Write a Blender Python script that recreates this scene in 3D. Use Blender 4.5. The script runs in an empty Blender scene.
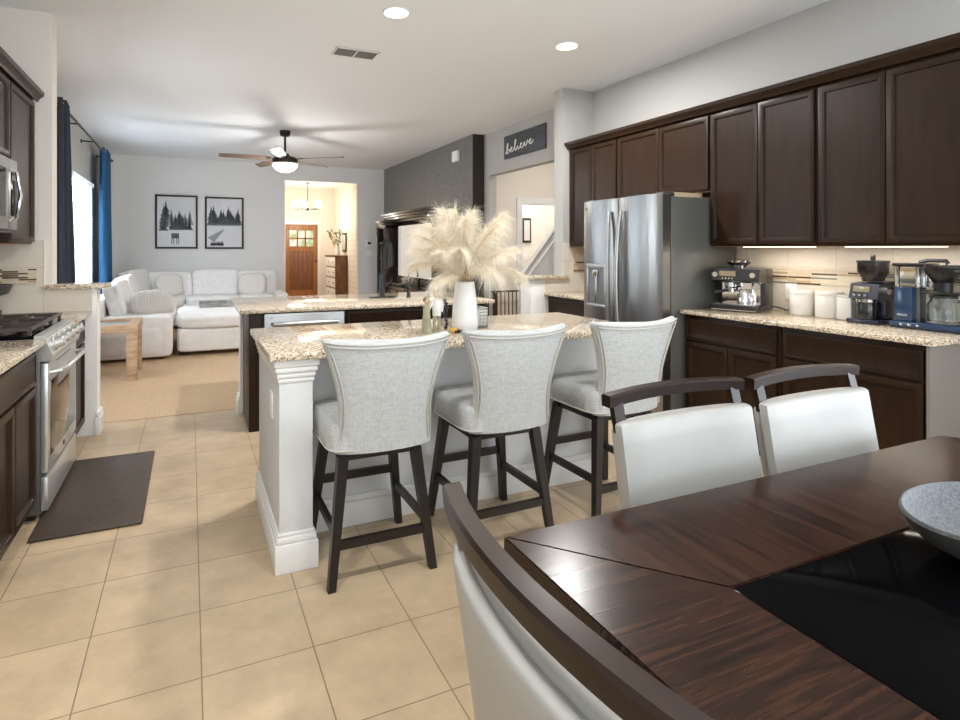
import bpy, bmesh, math, random
from mathutils import Matrix, Vector, noise
random.seed(7)
C = bpy.context.scene.collection
SC = bpy.context.scene
PI = math.pi

# ------------------------------------------------------------------ camera
cam_d = bpy.data.cameras.new('camera')
cam = bpy.data.objects.new('camera', cam_d); C.objects.link(cam)
cam.location = (0, 0, 1.372)
cam.rotation_euler = (PI/2, 0, -math.radians(23.1))
cam_d.sensor_width = 36; cam_d.lens = 562/960*36
cam_d.shift_x = 50/960; cam_d.shift_y = -112/960
cam_d.clip_start = 0.02
SC.camera = cam

# ------------------------------------------------------------------ view, world, large lights
vs = SC.view_settings
vs.view_transform = 'Standard'; vs.look = 'None'; vs.gamma = 1; vs.use_curve_mapping = False
vs.exposure = 0.3
SC.cycles.max_bounces = 12; SC.cycles.diffuse_bounces = 8; SC.cycles.glossy_bounces = 4
SC.cycles.sample_clamp_indirect = 6
world = bpy.data.worlds.new('world'); SC.world = world; world.use_nodes = True
world.node_tree.nodes['Background'].inputs[0].default_value = (0.75, 0.85, 1, 1)
world.node_tree.nodes['Background'].inputs[1].default_value = 1.2

def area(name, loc, size, energy, color, rot=(0, 0, 0), shape='RECTANGLE', spread=PI):
    l = bpy.data.lights.new(name, 'AREA'); l.shape = shape
    l.size = size[0]; l.size_y = size[1]; l.energy = energy; l.color = color; l.spread = spread
    o = bpy.data.objects.new(name, l); C.objects.link(o); o.location = loc; o.rotation_euler = rot
    return o
DAY = (0.85, 0.935, 1.0); WARM = (1.0, 0.985, 0.96)
# fill through two added, unseen rear windows; daylight at the living room window
area('fill_rear', (0.2, -2.42, 1.5), (2.2, 2.1), 75, DAY, (math.radians(155), 0, 0))
area('fill_rear', (2.9, -2.42, 1.5), (1.6, 2.1), 50, DAY, (math.radians(155), 0, 0))
area('fill_side', (3.93, -.5, 1.45), (2.4, 2.0), 75, DAY, (math.radians(125), 0, PI/2))  # added fill from an unseen side window, tilted up
area('daylight_and_fill_living', (-1.435, 8.9, 1.535), (1.55, 1.62), 72, DAY, (math.radians(90), 0, -PI/2))
area('daylight_and_fill_living', (-1.33, 5.75, 1.6), (1.0, 1.4), 18, DAY, (math.radians(75), 0, -PI/2), spread=math.radians(150))  # added fill at the made-up window behind the end wall

# ------------------------------------------------------------------ materials
def lin(c):
    f = lambda v: v/12.92 if v <= .04045 else ((v+.055)/1.055)**2.4
    return (f(c[0]/255), f(c[1]/255), f(c[2]/255), 1)
def mat(name, col, rough=.5, metal=0, var=0, scale=20, bump=0, bscale=80, emit=None, estr=0, stretch=(1, 1, 1), spec=.5, coat=0, trans=0, alpha=1, sheen=0):
    m = bpy.data.materials.new(name); m.use_nodes = True
    nt = m.node_tree; b = nt.nodes['Principled BSDF']; L = nt.links
    b.inputs['Base Color'].default_value = lin(col); b.inputs['Roughness'].default_value = rough
    b.inputs['Metallic'].default_value = metal; b.inputs['Specular IOR Level'].default_value = spec
    b.inputs['Coat Weight'].default_value = coat; b.inputs['Coat Roughness'].default_value = .08
    b.inputs['Transmission Weight'].default_value = trans; b.inputs['Alpha'].default_value = alpha
    b.inputs['Sheen Weight'].default_value = sheen
    tc = nt.nodes.new('ShaderNodeTexCoord'); mp = nt.nodes.new('ShaderNodeMapping')
    mp.inputs['Scale'].default_value = stretch; L.new(tc.outputs['Object'], mp.inputs[0])
    if var:
        n = nt.nodes.new('ShaderNodeTexNoise'); n.inputs['Scale'].default_value = scale; n.inputs['Detail'].default_value = 5
        L.new(mp.outputs[0], n.inputs[0])
        r = nt.nodes.new('ShaderNodeValToRGB')
        lo = [max(0, v*(1-var)) for v in col]; hi = [min(255, v*(1+var)) for v in col]
        r.color_ramp.elements[0].position = .3; r.color_ramp.elements[1].position = .7
        r.color_ramp.elements[0].color = lin(lo); r.color_ramp.elements[1].color = lin(hi)
        L.new(n.outputs['Fac'], r.inputs[0]); L.new(r.outputs[0], b.inputs['Base Color'])
    if bump:
        n2 = nt.nodes.new('ShaderNodeTexNoise'); n2.inputs['Scale'].default_value = bscale; n2.inputs['Detail'].default_value = 3
        L.new(mp.outputs[0], n2.inputs[0])
        bp = nt.nodes.new('ShaderNodeBump'); bp.inputs['Strength'].default_value = bump; bp.inputs['Distance'].default_value = .004
        L.new(n2.outputs['Fac'], bp.inputs['Height']); L.new(bp.outputs[0], b.inputs['Normal'])
    if emit:
        b.inputs['Emission Color'].default_value = lin(emit); b.inputs['Emission Strength'].default_value = estr
    return m
def nodes(m):
    nt = m.node_tree; return nt, nt.nodes, nt.links, nt.nodes['Principled BSDF']

M = {}
M['wall'] = mat('wall_paint', (178, 177, 174), .75, bump=.06, bscale=60)
M['cream'] = mat('wall_paint_lit', (226, 220, 212), .75, bump=.06, bscale=60)  # wall paint lightened to stand in for light on the left stub
M['halfwhite_lit'] = mat('white_paint_lit', (244, 243, 240), .5)  # trim white raised to stand in for light on the left half wall
M['wallgrey'] = mat('grey_wall_paint', (226, 226, 225), .75, bump=.06, bscale=60)
M['wallwarm'] = mat('warm_wall_paint', (228, 220, 208), .75)
M['ceil'] = mat('ceiling_paint', (236, 239, 242), .85, bump=.05, bscale=40)
M['white'] = mat('white_trim_paint', (232, 232, 230), .4)
M['texwhite'] = mat('textured_white_paint', (216, 217, 217), .7, bump=.25, bscale=90)
M['accent'] = mat('charcoal_accent_wallpaper', (112, 110, 109), .36, var=.12, scale=26, bump=.3, bscale=120)
M['espresso'] = mat('espresso_cabinet_wood', (42, 27, 16), .36, spec=.22, var=.16, scale=5, stretch=(6, 6, .6), bump=.03, bscale=60)
M['rawwood'] = mat('raw_cabinet_underside', (190, 150, 105), .6, var=.1, scale=6)
M['steel'] = mat('brushed_steel', (174, 174, 174), .34, 1, var=.04, scale=8, stretch=(1, 1, 40))
M['rangesteel'] = mat('range_steel', (208, 208, 206), .28, .7, var=.04, scale=8, stretch=(1, 40, 1))
M['fridgesteel'] = mat('contoured_fridge_steel', (156, 156, 155), .3, 1, bump=.8, bscale=1, stretch=(4, 13, 1.1))
M['steelside'] = mat('grey_steel_side', (104, 104, 99), .42, .3)
M['chrome'] = mat('chrome', (225, 225, 225), .08, 1)
M['black'] = mat('black_metal', (22, 22, 23), .35)
M['blackgloss'] = mat('black_gloss', (5, 5, 6), .06, spec=.03)
M['iron'] = mat('cast_iron', (62, 54, 48), .36, bump=.2, bscale=200)
M['leather'] = mat('white_leather', (162, 160, 155), .36, var=.02, scale=6, bump=.08, bscale=260)
M['legwood'] = mat('dark_stool_wood', (27, 20, 18), .36, var=.15, scale=8, stretch=(5, 5, .8))
M['sofa'] = mat('white_slipcover_cotton', (230, 229, 228), .9, var=.02, scale=14, bump=.3, bscale=14)
M['pillow'] = mat('cream_pillow_cotton', (216, 212, 206), .9, bump=.3, bscale=60)
M['oak'] = mat('pale_oak', (186, 158, 128), .55, var=.12, scale=7, stretch=(1, 6, 6))
M['navy'] = mat('navy_curtain', (48, 56, 70), .85, var=.08, scale=30)
M['blue'] = mat('blue_curtain', (24, 78, 116), .8, var=.08, scale=30)
M['blind'] = mat('white_blind', (238, 240, 242), .6)
def translucent(m, k):
    nt, N, L, b = nodes(m); t = N.new('ShaderNodeBsdfTranslucent'); t.inputs[0].default_value = b.inputs['Base Color'].default_value
    x = N.new('ShaderNodeMixShader'); x.inputs[0].default_value = k; L.new(b.outputs[0], x.inputs[1]); L.new(t.outputs[0], x.inputs[2])
    L.new(x.outputs[0], N['Material Output'].inputs[0])
translucent(M['blind'], .5)
M['glow'] = mat('daylit_pane', (240, 245, 250), .3, emit=(240, 246, 255), estr=.95)
M['lamp'] = mat('lamp_lens', (255, 255, 250), .3, emit=(255, 248, 236), estr=9)
M['globe'] = mat('frosted_lamp_glass', (255, 252, 245), .3, emit=(255, 247, 232), estr=3.0)
M['bronze'] = mat('dark_bronze_metal', (48, 42, 38), .4, .6)
M['blade'] = mat('walnut_fan_blade', (104, 84, 70), .45, var=.12, scale=12)
M['doorwood'] = mat('stained_entry_door_wood', (112, 70, 42), .4, var=.2, scale=9, stretch=(6, 1, .5))
M['doorwoodlight'] = mat('honey_entry_door_wood', (146, 94, 52), .4, var=.15, scale=9, stretch=(6, 1, .5))
M['rustic'] = mat('rustic_brown_wood', (112, 76, 50), .6, var=.25, scale=8, stretch=(4, 4, .6))
M['glass'] = mat('clear_glass', (235, 240, 240), .03, trans=1)
M['smoke'] = mat('smoked_plastic', (60, 56, 52), .12, trans=.55)
M['nav'] = mat('navy_enamel', (26, 52, 82), .25, coat=.5)
M['navd'] = mat('dark_navy_enamel', (30, 34, 52), .25, coat=.5)
M['slate'] = mat('slate_appliance_enamel', (30, 28, 34), .3, coat=.4)
M['ceramic'] = mat('white_ceramic', (236, 235, 232), .35, bump=.02)
M['rubber'] = mat('brown_mat_rubber', (68, 56, 47), .55, var=.12, scale=30, bump=.35, bscale=180)
M['stone'] = mat('grey_stoneware', (98, 101, 105), .6, var=.2, scale=160, bump=.2, bscale=120)
M['stoneout'] = mat('dark_stoneware', (74, 72, 70), .6, var=.2, scale=160)
M['darkgrey'] = mat('dark_grey_metal', (62, 60, 64), .45, var=.1, scale=20)
M['paper'] = mat('print_paper', (214, 216, 220), .5)
M['ink'] = mat('print_ink', (92, 98, 104), .6)
M['inkpale'] = mat('pale_print_ink', (150, 156, 162), .6)
M['frame'] = mat('black_picture_frame', (36, 37, 40), .4)
M['leaf'] = mat('eucalyptus_leaf', (112, 124, 96), .6, var=.2, scale=30)
M['sage'] = mat('sage_green_paint', (164, 160, 132), .7, var=.08)
M['skin'] = mat('carved_tan_wood', (192, 156, 122), .7)
M['hair'] = mat('carved_brown_wood', (104, 78, 56), .7)
M['yellow'] = mat('mustard_paint', (206, 164, 70), .6)
M['screen'] = mat('television_glare', (30, 30, 32), .1, emit=(222, 214, 204), estr=.62)  # even glow stands in for pale window glare on the screen
M['lcd'] = mat('small_display', (20, 20, 20), .2, emit=(226, 206, 160), estr=.35)
M['signboard'] = mat('charcoal_sign_board', (66, 70, 76), .6, var=.15, scale=8, stretch=(1, .6, 8))
M['plume'] = mat('pampas_cream', (238, 229, 211), .9, var=.06, scale=10)
M['stem'] = mat('dried_stem', (196, 168, 120), .8)
M['vent'] = mat('grey_vent', (120, 120, 120), .5)
M['ventmid'] = mat('mid_grey_plastic', (104, 106, 108), .35, .3)
M['card'] = mat('tan_cardboard', (206, 184, 150), .8)
M['wallpanel'] = mat('taupe_end_panel', (124, 118, 112), .45)
M['outlet'] = mat('outlet_plastic', (236, 236, 234), .4)

# floor tile
def brickmat(name, c1, c2, mortar, w, h, msize, org, rough, rot=None, offset=0, bias=0, nvar=.06, nscale=6):
    m = mat(name, c1, rough); nt, N, L, b = nodes(m)
    tc = N.new('ShaderNodeTexCoord'); mp = N.new('ShaderNodeMapping'); mp.vector_type = 'POINT'
    mp.inputs['Location'].default_value = (-org[0], -org[1], -org[2])
    L.new(tc.outputs['Object'], mp.inputs[0]); src = mp.outputs[0]
    if rot:
        sx = N.new('ShaderNodeSeparateXYZ'); cx = N.new('ShaderNodeCombineXYZ'); L.new(src, sx.inputs[0])
        L.new(sx.outputs[rot[0]], cx.inputs[0]); L.new(sx.outputs[rot[1]], cx.inputs[1]); src = cx.outputs[0]
    br = N.new('ShaderNodeTexBrick'); br.offset = offset; br.squash = 1
    br.inputs['Scale'].default_value = 1; br.inputs['Brick Width'].default_value = w; br.inputs['Row Height'].default_value = h
    br.inputs['Mortar Size'].default_value = msize; br.inputs['Mortar Smooth'].default_value = .1; br.inputs['Bias'].default_value = bias
    br.inputs['Color1'].default_value = lin(c1); br.inputs['Color2'].default_value = lin(c2); br.inputs['Mortar'].default_value = lin(mortar)
    L.new(src, br.inputs[0])
    n = N.new('ShaderNodeTexNoise'); n.inputs['Scale'].default_value = nscale; n.inputs['Detail'].default_value = 8; n.inputs['Roughness'].default_value = .65
    L.new(tc.outputs['Object'], n.inputs[0])
    mx = N.new('ShaderNodeMixRGB'); mx.blend_type = 'MULTIPLY'; mx.inputs[0].default_value = 1
    r = N.new('ShaderNodeValToRGB'); r.color_ramp.elements[0].position = .3; r.color_ramp.elements[1].position = .7
    k = 1-2.2*nvar; r.color_ramp.elements[0].color = (k, k*.99, k*.97, 1); r.color_ramp.elements[1].color = (1, 1, 1, 1)
    L.new(n.outputs['Fac'], r.inputs[0]); L.new(br.outputs['Color'], mx.inputs[1]); L.new(r.outputs[0], mx.inputs[2])
    L.new(mx.outputs[0], b.inputs['Base Color'])
    bp = N.new('ShaderNodeBump'); bp.inputs['Strength'].default_value = .35; bp.inputs['Distance'].default_value = .003; bp.invert = True
    L.new(br.outputs['Fac'], bp.inputs['Height']); L.new(bp.outputs[0], b.inputs['Normal'])
    return m
M['tile'] = brickmat('beige_floor_tile', (206, 182, 150), (200, 176, 144), (142, 120, 96), .357, .357, .0022, (.0335, 1.936, 0), .34, nvar=.13, nscale=5)
M['carpet'] = mat('beige_carpet', (196, 168, 136), .95, var=.06, scale=60, bump=.6, bscale=300)
M['splashX'] = brickmat('beige_wall_tile_side', (224, 215, 200), (217, 208, 193), (190, 180, 164), .33, .33, .002, (0, .08, 1.235), .3, rot=(1, 2), nvar=.05, nscale=5)
M['splashY'] = brickmat('beige_wall_tile_end', (218, 210, 198), (212, 204, 192), (186, 178, 166), .33, .33, .002, (0.03, 0, 1.235), .3, rot=(0, 2), nvar=.05, nscale=5)
M['mosaic'] = brickmat('glass_mosaic_side', (200, 186, 164), (62, 42, 32), (206, 194, 176), .17, .014, .0015, (0, 0, 1.115), .2, rot=(1, 2), offset=.37, bias=-.1, nvar=.1, nscale=12)
M['mosaicY'] = brickmat('glass_mosaic_end', (180, 168, 150), (80, 62, 50), (196, 184, 164), .15, .014, .0015, (0, 0, 1.115), .2, rot=(0, 2), offset=.37, bias=-.25, nvar=.1, nscale=12)
def mosaic(m):     # stick tiles: mostly beige, some tan, dark brown and grey glass sticks
    nt, N, L, b = nodes(m); br = next(n for n in N if n.bl_idname == 'ShaderNodeTexBrick'); mx = next(n for n in N if n.bl_idname == 'ShaderNodeMixRGB')
    br.inputs['Color1'].default_value = (0, 0, 0, 1); br.inputs['Color2'].default_value = (1, 1, 1, 1); br.inputs['Mortar'].default_value = (.1, .1, .1, 1); br.inputs['Bias'].default_value = 0
    r = N.new('ShaderNodeValToRGB'); r.color_ramp.interpolation = 'CONSTANT'; e = r.color_ramp.elements
    e[0].position = 0; e[0].color = lin((208, 194, 170)); e[1].position = .4; e[1].color = lin((176, 152, 120))
    for p, c in ((.5, (84, 58, 42)), (.74, (216, 204, 184)), (.92, (120, 124, 124))):
        x = e.new(p); x.color = lin(c)
    L.new(br.outputs['Color'], r.inputs[0]); L.new(r.outputs[0], mx.inputs[1])
mosaic(M['mosaic']); mosaic(M['mosaicY'])
M['canister'] = mat('cream_canister_enamel', (206, 203, 197), .4)
M['shiplap'] = brickmat('white_shiplap', (232, 226, 216), (232, 226, 216), (176, 168, 156), 9, .13, .003, (0, 0, 0), .5, rot=(1, 2), nvar=.01)
M['foyertile'] = M['tile']

def granite():
    m = mat('granite', (200, 180, 150), .1, spec=.6); nt, N, L, b = nodes(m)
    tc = N.new('ShaderNodeTexCoord')
    def noise_ramp(scale, stops, detail=3):
        n = N.new('ShaderNodeTexNoise'); n.inputs['Scale'].default_value = scale; n.inputs['Detail'].default_value = detail
        L.new(tc.outputs['Object'], n.inputs[0]); r = N.new('ShaderNodeValToRGB'); e = r.color_ramp.elements
        e[0].position, e[0].color = stops[0]; e[1].position, e[1].color = stops[-1]
        for p, c in stops[1:-1]:
            x = e.new(p); x.color = c
        L.new(n.outputs['Fac'], r.inputs[0]); return r
    base = noise_ramp(75, [(.36, lin((148, 128, 106))), (.48, lin((198, 180, 154))), (.62, lin((222, 210, 190)))], 4)
    v = N.new('ShaderNodeTexVoronoi'); v.inputs['Scale'].default_value = 190; L.new(tc.outputs['Object'], v.inputs[0])
    sep = N.new('ShaderNodeSeparateColor'); L.new(v.outputs['Color'], sep.inputs[0])
    r1 = N.new('ShaderNodeValToRGB'); r1.color_ramp.interpolation = 'CONSTANT'
    r1.color_ramp.elements[0].color = (1, 1, 1, 1); r1.color_ramp.elements[1].position = .13; r1.color_ramp.elements[1].color = (0, 0, 0, 1)
    L.new(sep.outputs[0], r1.inputs[0])
    r2 = N.new('ShaderNodeValToRGB'); r2.color_ramp.interpolation = 'CONSTANT'
    r2.color_ramp.elements[0].color = (1, 1, 1, 1); r2.color_ramp.elements[1].position = .07; r2.color_ramp.elements[1].color = (0, 0, 0, 1)
    L.new(sep.outputs[1], r2.inputs[0])
    m1 = N.new('ShaderNodeMixRGB'); L.new(r1.outputs[0], m1.inputs[0]); L.new(base.outputs[0], m1.inputs[1]); m1.inputs[2].default_value = lin((84, 70, 62))
    m2 = N.new('ShaderNodeMixRGB'); L.new(r2.outputs[0], m2.inputs[0]); L.new(m1.outputs[0], m2.inputs[1]); m2.inputs[2].default_value = lin((236, 228, 214))
    L.new(m2.outputs[0], b.inputs['Base Color'])
    return m
M['granite'] = granite()

def linen():
    m = mat('grey_linen', (200, 198, 190), .9, sheen=.2); nt, N, L, b = nodes(m)
    tc = N.new('ShaderNodeTexCoord'); cols = []
    for st in ((160, 160, 14), (14, 14, 200)):
        mp = N.new('ShaderNodeMapping'); mp.inputs['Scale'].default_value = st; L.new(tc.outputs['Object'], mp.inputs[0])
        n = N.new('ShaderNodeTexNoise'); n.inputs['Scale'].default_value = 1.6; n.inputs['Detail'].default_value = 3; L.new(mp.outputs[0], n.inputs[0]); cols.append(n)
    a = N.new('ShaderNodeMath'); a.operation = 'ADD'; L.new(cols[0].outputs['Fac'], a.inputs[0]); L.new(cols[1].outputs['Fac'], a.inputs[1])
    r = N.new('ShaderNodeValToRGB'); r.color_ramp.elements[0].position = .36; r.color_ramp.elements[1].position = .56
    h = N.new('ShaderNodeMath'); h.operation = 'MULTIPLY'; h.inputs[1].default_value = .5; L.new(a.outputs[0], h.inputs[0])
    r.color_ramp.elements[0].color = lin((164, 166, 166)); r.color_ramp.elements[1].color = lin((190, 192, 191))
    L.new(h.outputs[0], r.inputs[0]); L.new(r.outputs[0], b.inputs['Base Color'])
    bp = N.new('ShaderNodeBump'); bp.inputs['Strength'].default_value = .12; bp.inputs['Distance'].default_value = .002
    L.new(h.outputs[0], bp.inputs['Height']); L.new(bp.outputs[0], b.inputs['Normal'])
    return m
M['linen'] = linen()
M['piping'] = mat('grey_linen_piping', (186, 183, 175), .9)

def tablewood(name, along):
    m = mat(name, (50, 32, 24), .22, coat=.0, spec=.22); nt, N, L, b = nodes(m)
    tc = N.new('ShaderNodeTexCoord'); mp = N.new('ShaderNodeMapping')
    mp.inputs['Scale'].default_value = (5, 105, 105) if along == 'x' else (70, 4, 70)
    L.new(tc.outputs['Object'], mp.inputs[0])
    n = N.new('ShaderNodeTexNoise'); n.inputs['Scale'].default_value = 1; n.inputs['Detail'].default_value = 6; n.inputs['Distortion'].default_value = .6; L.new(mp.outputs[0], n.inputs[0])
    r = N.new('ShaderNodeValToRGB'); e = r.color_ramp.elements
    e[0].position = .36; e[0].color = lin((24, 13, 9)); e[1].position = .68; e[1].color = lin((58, 35, 22))
    x = e.new(.5); x.color = lin((42, 24, 16))
    L.new(n.outputs['Fac'], r.inputs[0]); L.new(r.outputs[0], b.inputs['Base Color'])
    bp = N.new('ShaderNodeBump'); bp.inputs['Strength'].default_value = .08; bp.inputs['Distance'].default_value = .002
    L.new(n.outputs['Fac'], bp.inputs['Height']); L.new(bp.outputs[0], b.inputs['Normal'])
    return m
M['tabx'] = tablewood('dining_table_wood_long', 'y'); M['taby'] = tablewood('dining_table_wood_cross', 'x'); M['chairwood'] = mat('dark_chair_wood', (36, 21, 13), .3, var=.15, scale=6, stretch=(1, 6, 6), spec=.3)
M['ovenglass'] = mat('mirrored_oven_glass', (120, 112, 104), .08, .85)
M['barlens'] = mat('light_bar_lens', (255, 250, 240), .4, emit=(255, 240, 215), estr=2.5)

# ------------------------------------------------------------------ mesh helpers
class MB:
    def __init__(s): s.bm = bmesh.new(); s.M = Matrix.Identity(4); s.mi = 0
    def _add(s, t):
        for f in t.faces: f.material_index = s.mi
        t.transform(s.M); me = bpy.data.meshes.new('tmp'); t.to_mesh(me); t.free(); s.bm.from_mesh(me); bpy.data.meshes.remove(me)
        return s
    def box(s, x0, x1, y0, y1, z0, z1, b=0, seg=2):
        t = bmesh.new(); bmesh.ops.create_cube(t, size=1)
        for v in t.verts: v.co = Vector((x0+(v.co.x+.5)*(x1-x0), y0+(v.co.y+.5)*(y1-y0), z0+(v.co.z+.5)*(z1-z0)))
        if b: bmesh.ops.bevel(t, geom=t.edges[:], offset=b, segments=seg, affect='EDGES', profile=.5)
        return s._add(t)
    def loft(s, rings, caps=True, closed=True):
        t = bmesh.new(); R = [[t.verts.new(p) for p in r] for r in rings]; n = len(rings[0])
        for a, b in zip(R, R[1:]):
            for i in range(n if closed else n-1):
                j = (i+1) % n; t.faces.new((a[i], a[j], b[j], b[i]))
        if caps and closed:
            t.faces.new(R[0][::-1]); t.faces.new(R[-1])
        bmesh.ops.recalc_face_normals(t, faces=t.faces[:])
        return s._add(t)
    def lathe(s, prof, c=(0, 0, 0), n=32):
        rings = [[(c[0]+max(r, 1e-4)*math.cos(2*PI*i/n), c[1]+max(r, 1e-4)*math.sin(2*PI*i/n), c[2]+z) for i in range(n)] for r, z in prof]
        return s.loft(rings)
    def cyl(s, p0, p1, r0, r1=None, n=20):
        return s.tube([p0, p1], [r0, r0 if r1 is None else r1], n)
    def tube(s, pts, r, n=8):
        pts = [Vector(p) for p in pts]; rs = r if isinstance(r, (list, tuple)) else [r]*len(pts)
        rings = []; prev = None
        for i, p in enumerate(pts):
            d = (pts[min(i+1, len(pts)-1)]-pts[max(i-1, 0)]).normalized()
            if prev is None:
                a = Vector((0, 0, 1)) if abs(d.z) < .9 else Vector((1, 0, 0)); u = d.cross(a).normalized()
            else: u = (prev-d*prev.dot(d)).normalized()
            w = d.cross(u); prev = u
            rings.append([tuple(p+(u*math.cos(2*PI*k/n)+w*math.sin(2*PI*k/n))*rs[i]) for k in range(n)])
        return s.loft(rings)
    def bar(s, p0, p1, w0, w1=None, d0=None, d1=None, up=(0, 0, 1)):   # tapered rectangular bar
        p0, p1 = Vector(p0), Vector(p1); w1 = w0 if w1 is None else w1; d0 = w0 if d0 is None else d0; d1 = (w1 if d0 == w0 else d0) if d1 is None else d1
        d = (p1-p0).normalized(); u = d.cross(Vector(up))
        u = u.normalized() if u.length > 1e-3 else Vector((1, 0, 0)); w = d.cross(u)
        q = lambda p, a, b: [tuple(p+u*sx*a/2+w*sy*b/2) for sx, sy in ((-1, -1), (1, -1), (1, 1), (-1, 1))]
        return s.loft([q(p0, w0, d0), q(p1, w1, d1)])
    def leg(s, top, bot, wt, wb):      # square leg with horizontal ends
        q = lambda p, w: [(p[0]+sx*w/2, p[1]+sy*w/2, p[2]) for sx, sy in ((-1, -1), (1, -1), (1, 1), (-1, 1))]
        return s.loft([q(bot, wb), q(top, wt)])
    def prism(s, poly, axis, a, b):
        f = {'x': lambda u, v, t: (t, u, v), 'y': lambda u, v, t: (u, t, v), 'z': lambda u, v, t: (u, v, t)}[axis]
        return s.loft([[f(u, v, a) for u, v in poly], [f(u, v, b) for u, v in poly]])
    def puff(s, c, size, p=5, n=10, sag=0, rot=None, seed=0, wob=0):
        t = bmesh.new(); bmesh.ops.create_cube(t, size=2); bmesh.ops.subdivide_edges(t, edges=t.edges[:], cuts=n, use_grid_fill=True)
        for v in t.verts:
            x = v.co; k = (abs(x.x)**p+abs(x.y)**p+abs(x.z)**p)**(1/p); q = x/k
            w = 1+(wob*noise.noise(q*2.3+Vector((seed, seed*2, 0))) if wob else 0)
            q = Vector((q.x*size[0]/2, q.y*size[1]/2, q.z*size[2]/2))*w
            if rot is not None: q = rot @ q
            v.co = q+Vector(c)
        return s._add(t)
    def door(s, u0, u1, v0, v1, t=.02, stile=.055, rec=.011):    # framed door, front face along +w of s.M
        b = bmesh.new(); bmesh.ops.create_cube(b, size=1)
        for v in b.verts: v.co = Vector((u0+(v.co.x+.5)*(u1-u0), v0+(v.co.y+.5)*(v1-v0), (v.co.z+.5)*t))
        f = [f for f in b.faces if f.normal.z > .9]
        bmesh.ops.bevel(b, geom=list(f[0].edges), offset=.004, segments=2, affect='EDGES', profile=.5)
        f = max((f for f in b.faces if f.normal.z > .99), key=lambda f: f.calc_area())
        if stile:
            bmesh.ops.inset_region(b, faces=[f], thickness=stile-.018)
            bmesh.ops.inset_region(b, faces=[f], thickness=.003, depth=-.003)
            bmesh.ops.inset_region(b, faces=[f], thickness=.008)
            bmesh.ops.inset_region(b, faces=[f], thickness=.007, depth=-rec)
        return s._add(b)
    def build(s, name, m, parent=None, origin=None, angle=35, smooth=True):
        me = bpy.data.meshes.new(name)
        o = Vector(origin) if origin else (ORG.get(parent.name, Vector((0, 0, 0))) if parent else Vector((0, 0, 0)))
        s.bm.transform(Matrix.Translation(-o)); s.bm.to_mesh(me); s.bm.free()
        for x in (m if isinstance(m, (list, tuple)) else [m]): me.materials.append(M[x] if isinstance(x, str) else x)
        if smooth:
            me.polygons.foreach_set('use_smooth', [True]*len(me.polygons)); me.set_sharp_from_angle(angle=math.radians(angle))
        ob = bpy.data.objects.new(name, me); C.objects.link(ob)
        if parent: ob.parent = parent; ORG[ob.name] = o
        else: ob.location = o
        return ob
ORG = {}
def tag(o, label, cat, group=None):
    o['label'] = label; o['category'] = cat
    if group: o['group'] = group
    return o
def thing(name, label, cat, loc=(0, 0, 0), group=None):
    o = bpy.data.objects.new(name, None); C.objects.link(o); o.location = loc; o.empty_display_size = .1
    ORG[o.name] = Vector(loc); return tag(o, label, cat, group)
def struct(mb, name, m, **k):
    o = mb.build(name, m, **k); o['kind'] = 'structure'; return o
def dup(root, label=None, loc=None, rotz=None, scale=None):
    r = root.copy(); C.objects.link(r)
    if label: r['label'] = label
    if loc: r.location = loc
    if rotz is not None: r.rotation_euler = (0, 0, rotz)
    if scale: r.scale = scale
    for ch in list(root.children):
        c = ch.copy(); C.objects.link(c); c.parent = r
        for g in list(ch.children):
            d = g.copy(); C.objects.link(d); d.parent = c
    return r
def face(o, w):     # frame with w outward, v up
    w = Vector(w); v = Vector((0, 0, 1)); u = v.cross(w)
    m = Matrix((u, v, w)).transposed().to_4x4(); m.translation = Vector(o); return m
def bx(*a, **k): return MB().box(*a, **k)
def text(body, size, m, mtx, parent, name='logo'):
    cu = bpy.data.curves.new(name, 'FONT'); cu.body = body; cu.size = size; cu.extrude = .0006; cu.align_x = 'CENTER'; cu.align_y = 'CENTER'
    tmp = bpy.data.objects.new('tmp', cu); C.objects.link(tmp); bpy.context.view_layer.update()
    me = bpy.data.meshes.new_from_object(tmp.evaluated_get(bpy.context.evaluated_depsgraph_get())); bpy.data.objects.remove(tmp)
    me.materials.clear(); me.materials.append(M[m]); o = bpy.data.objects.new(name, me); C.objects.link(o); o.parent = parent
    mm = mtx.copy(); mm.translation -= ORG.get(parent.name, Vector((0, 0, 0))); o.matrix_local = mm; return o
# ------------------------------------------------------------------ the setting
H = 3.05
XL, XR = -1.37, 3.985
struct(bx(XL, XR, -2.5, 5.05, -.1, 0), 'floor', 'tile')
struct(bx(XL, 3.83, 5.05, 11.56, -.1, .004), 'floor_carpet', 'carpet')
struct(bx(3.59, 6.1, 5.02, 8.8, -.1, 0), 'floor_hall', 'carpet')
struct(bx(1.5, 3.76, 11.56, 15.95, -.1, .002), 'floor_foyer', 'foyertile')
struct(bx(XL-.12, 6.2, -2.6, 16.1, H, H+.1), 'ceiling', 'ceil')
def wall(name, m, *boxes):
    mb = MB()
    for b in boxes: mb.box(*b)
    return struct(mb, name, m)
WY0, WY1, WZ0, WZ1 = 8.05, 9.75, .75, 2.32
VY0, VY1 = 5.2, 6.3          # added window, unseen behind the end wall, made for fill light          # living room window
wall('wall_left', 'wall', (XL-.12, XL, -2.5, VY0, 0, H), (XL-.12, XL, VY1, WY0, 0, H), (XL-.12, XL, VY0, VY1, 0, WZ0), (XL-.12, XL, VY0, VY1, WZ1, H), (XL-.12, XL, WY1, 11.62, 0, H), (XL-.12, XL, WY0, WY1, 0, WZ0), (XL-.12, XL, WY0, WY1, WZ1, H))
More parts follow.
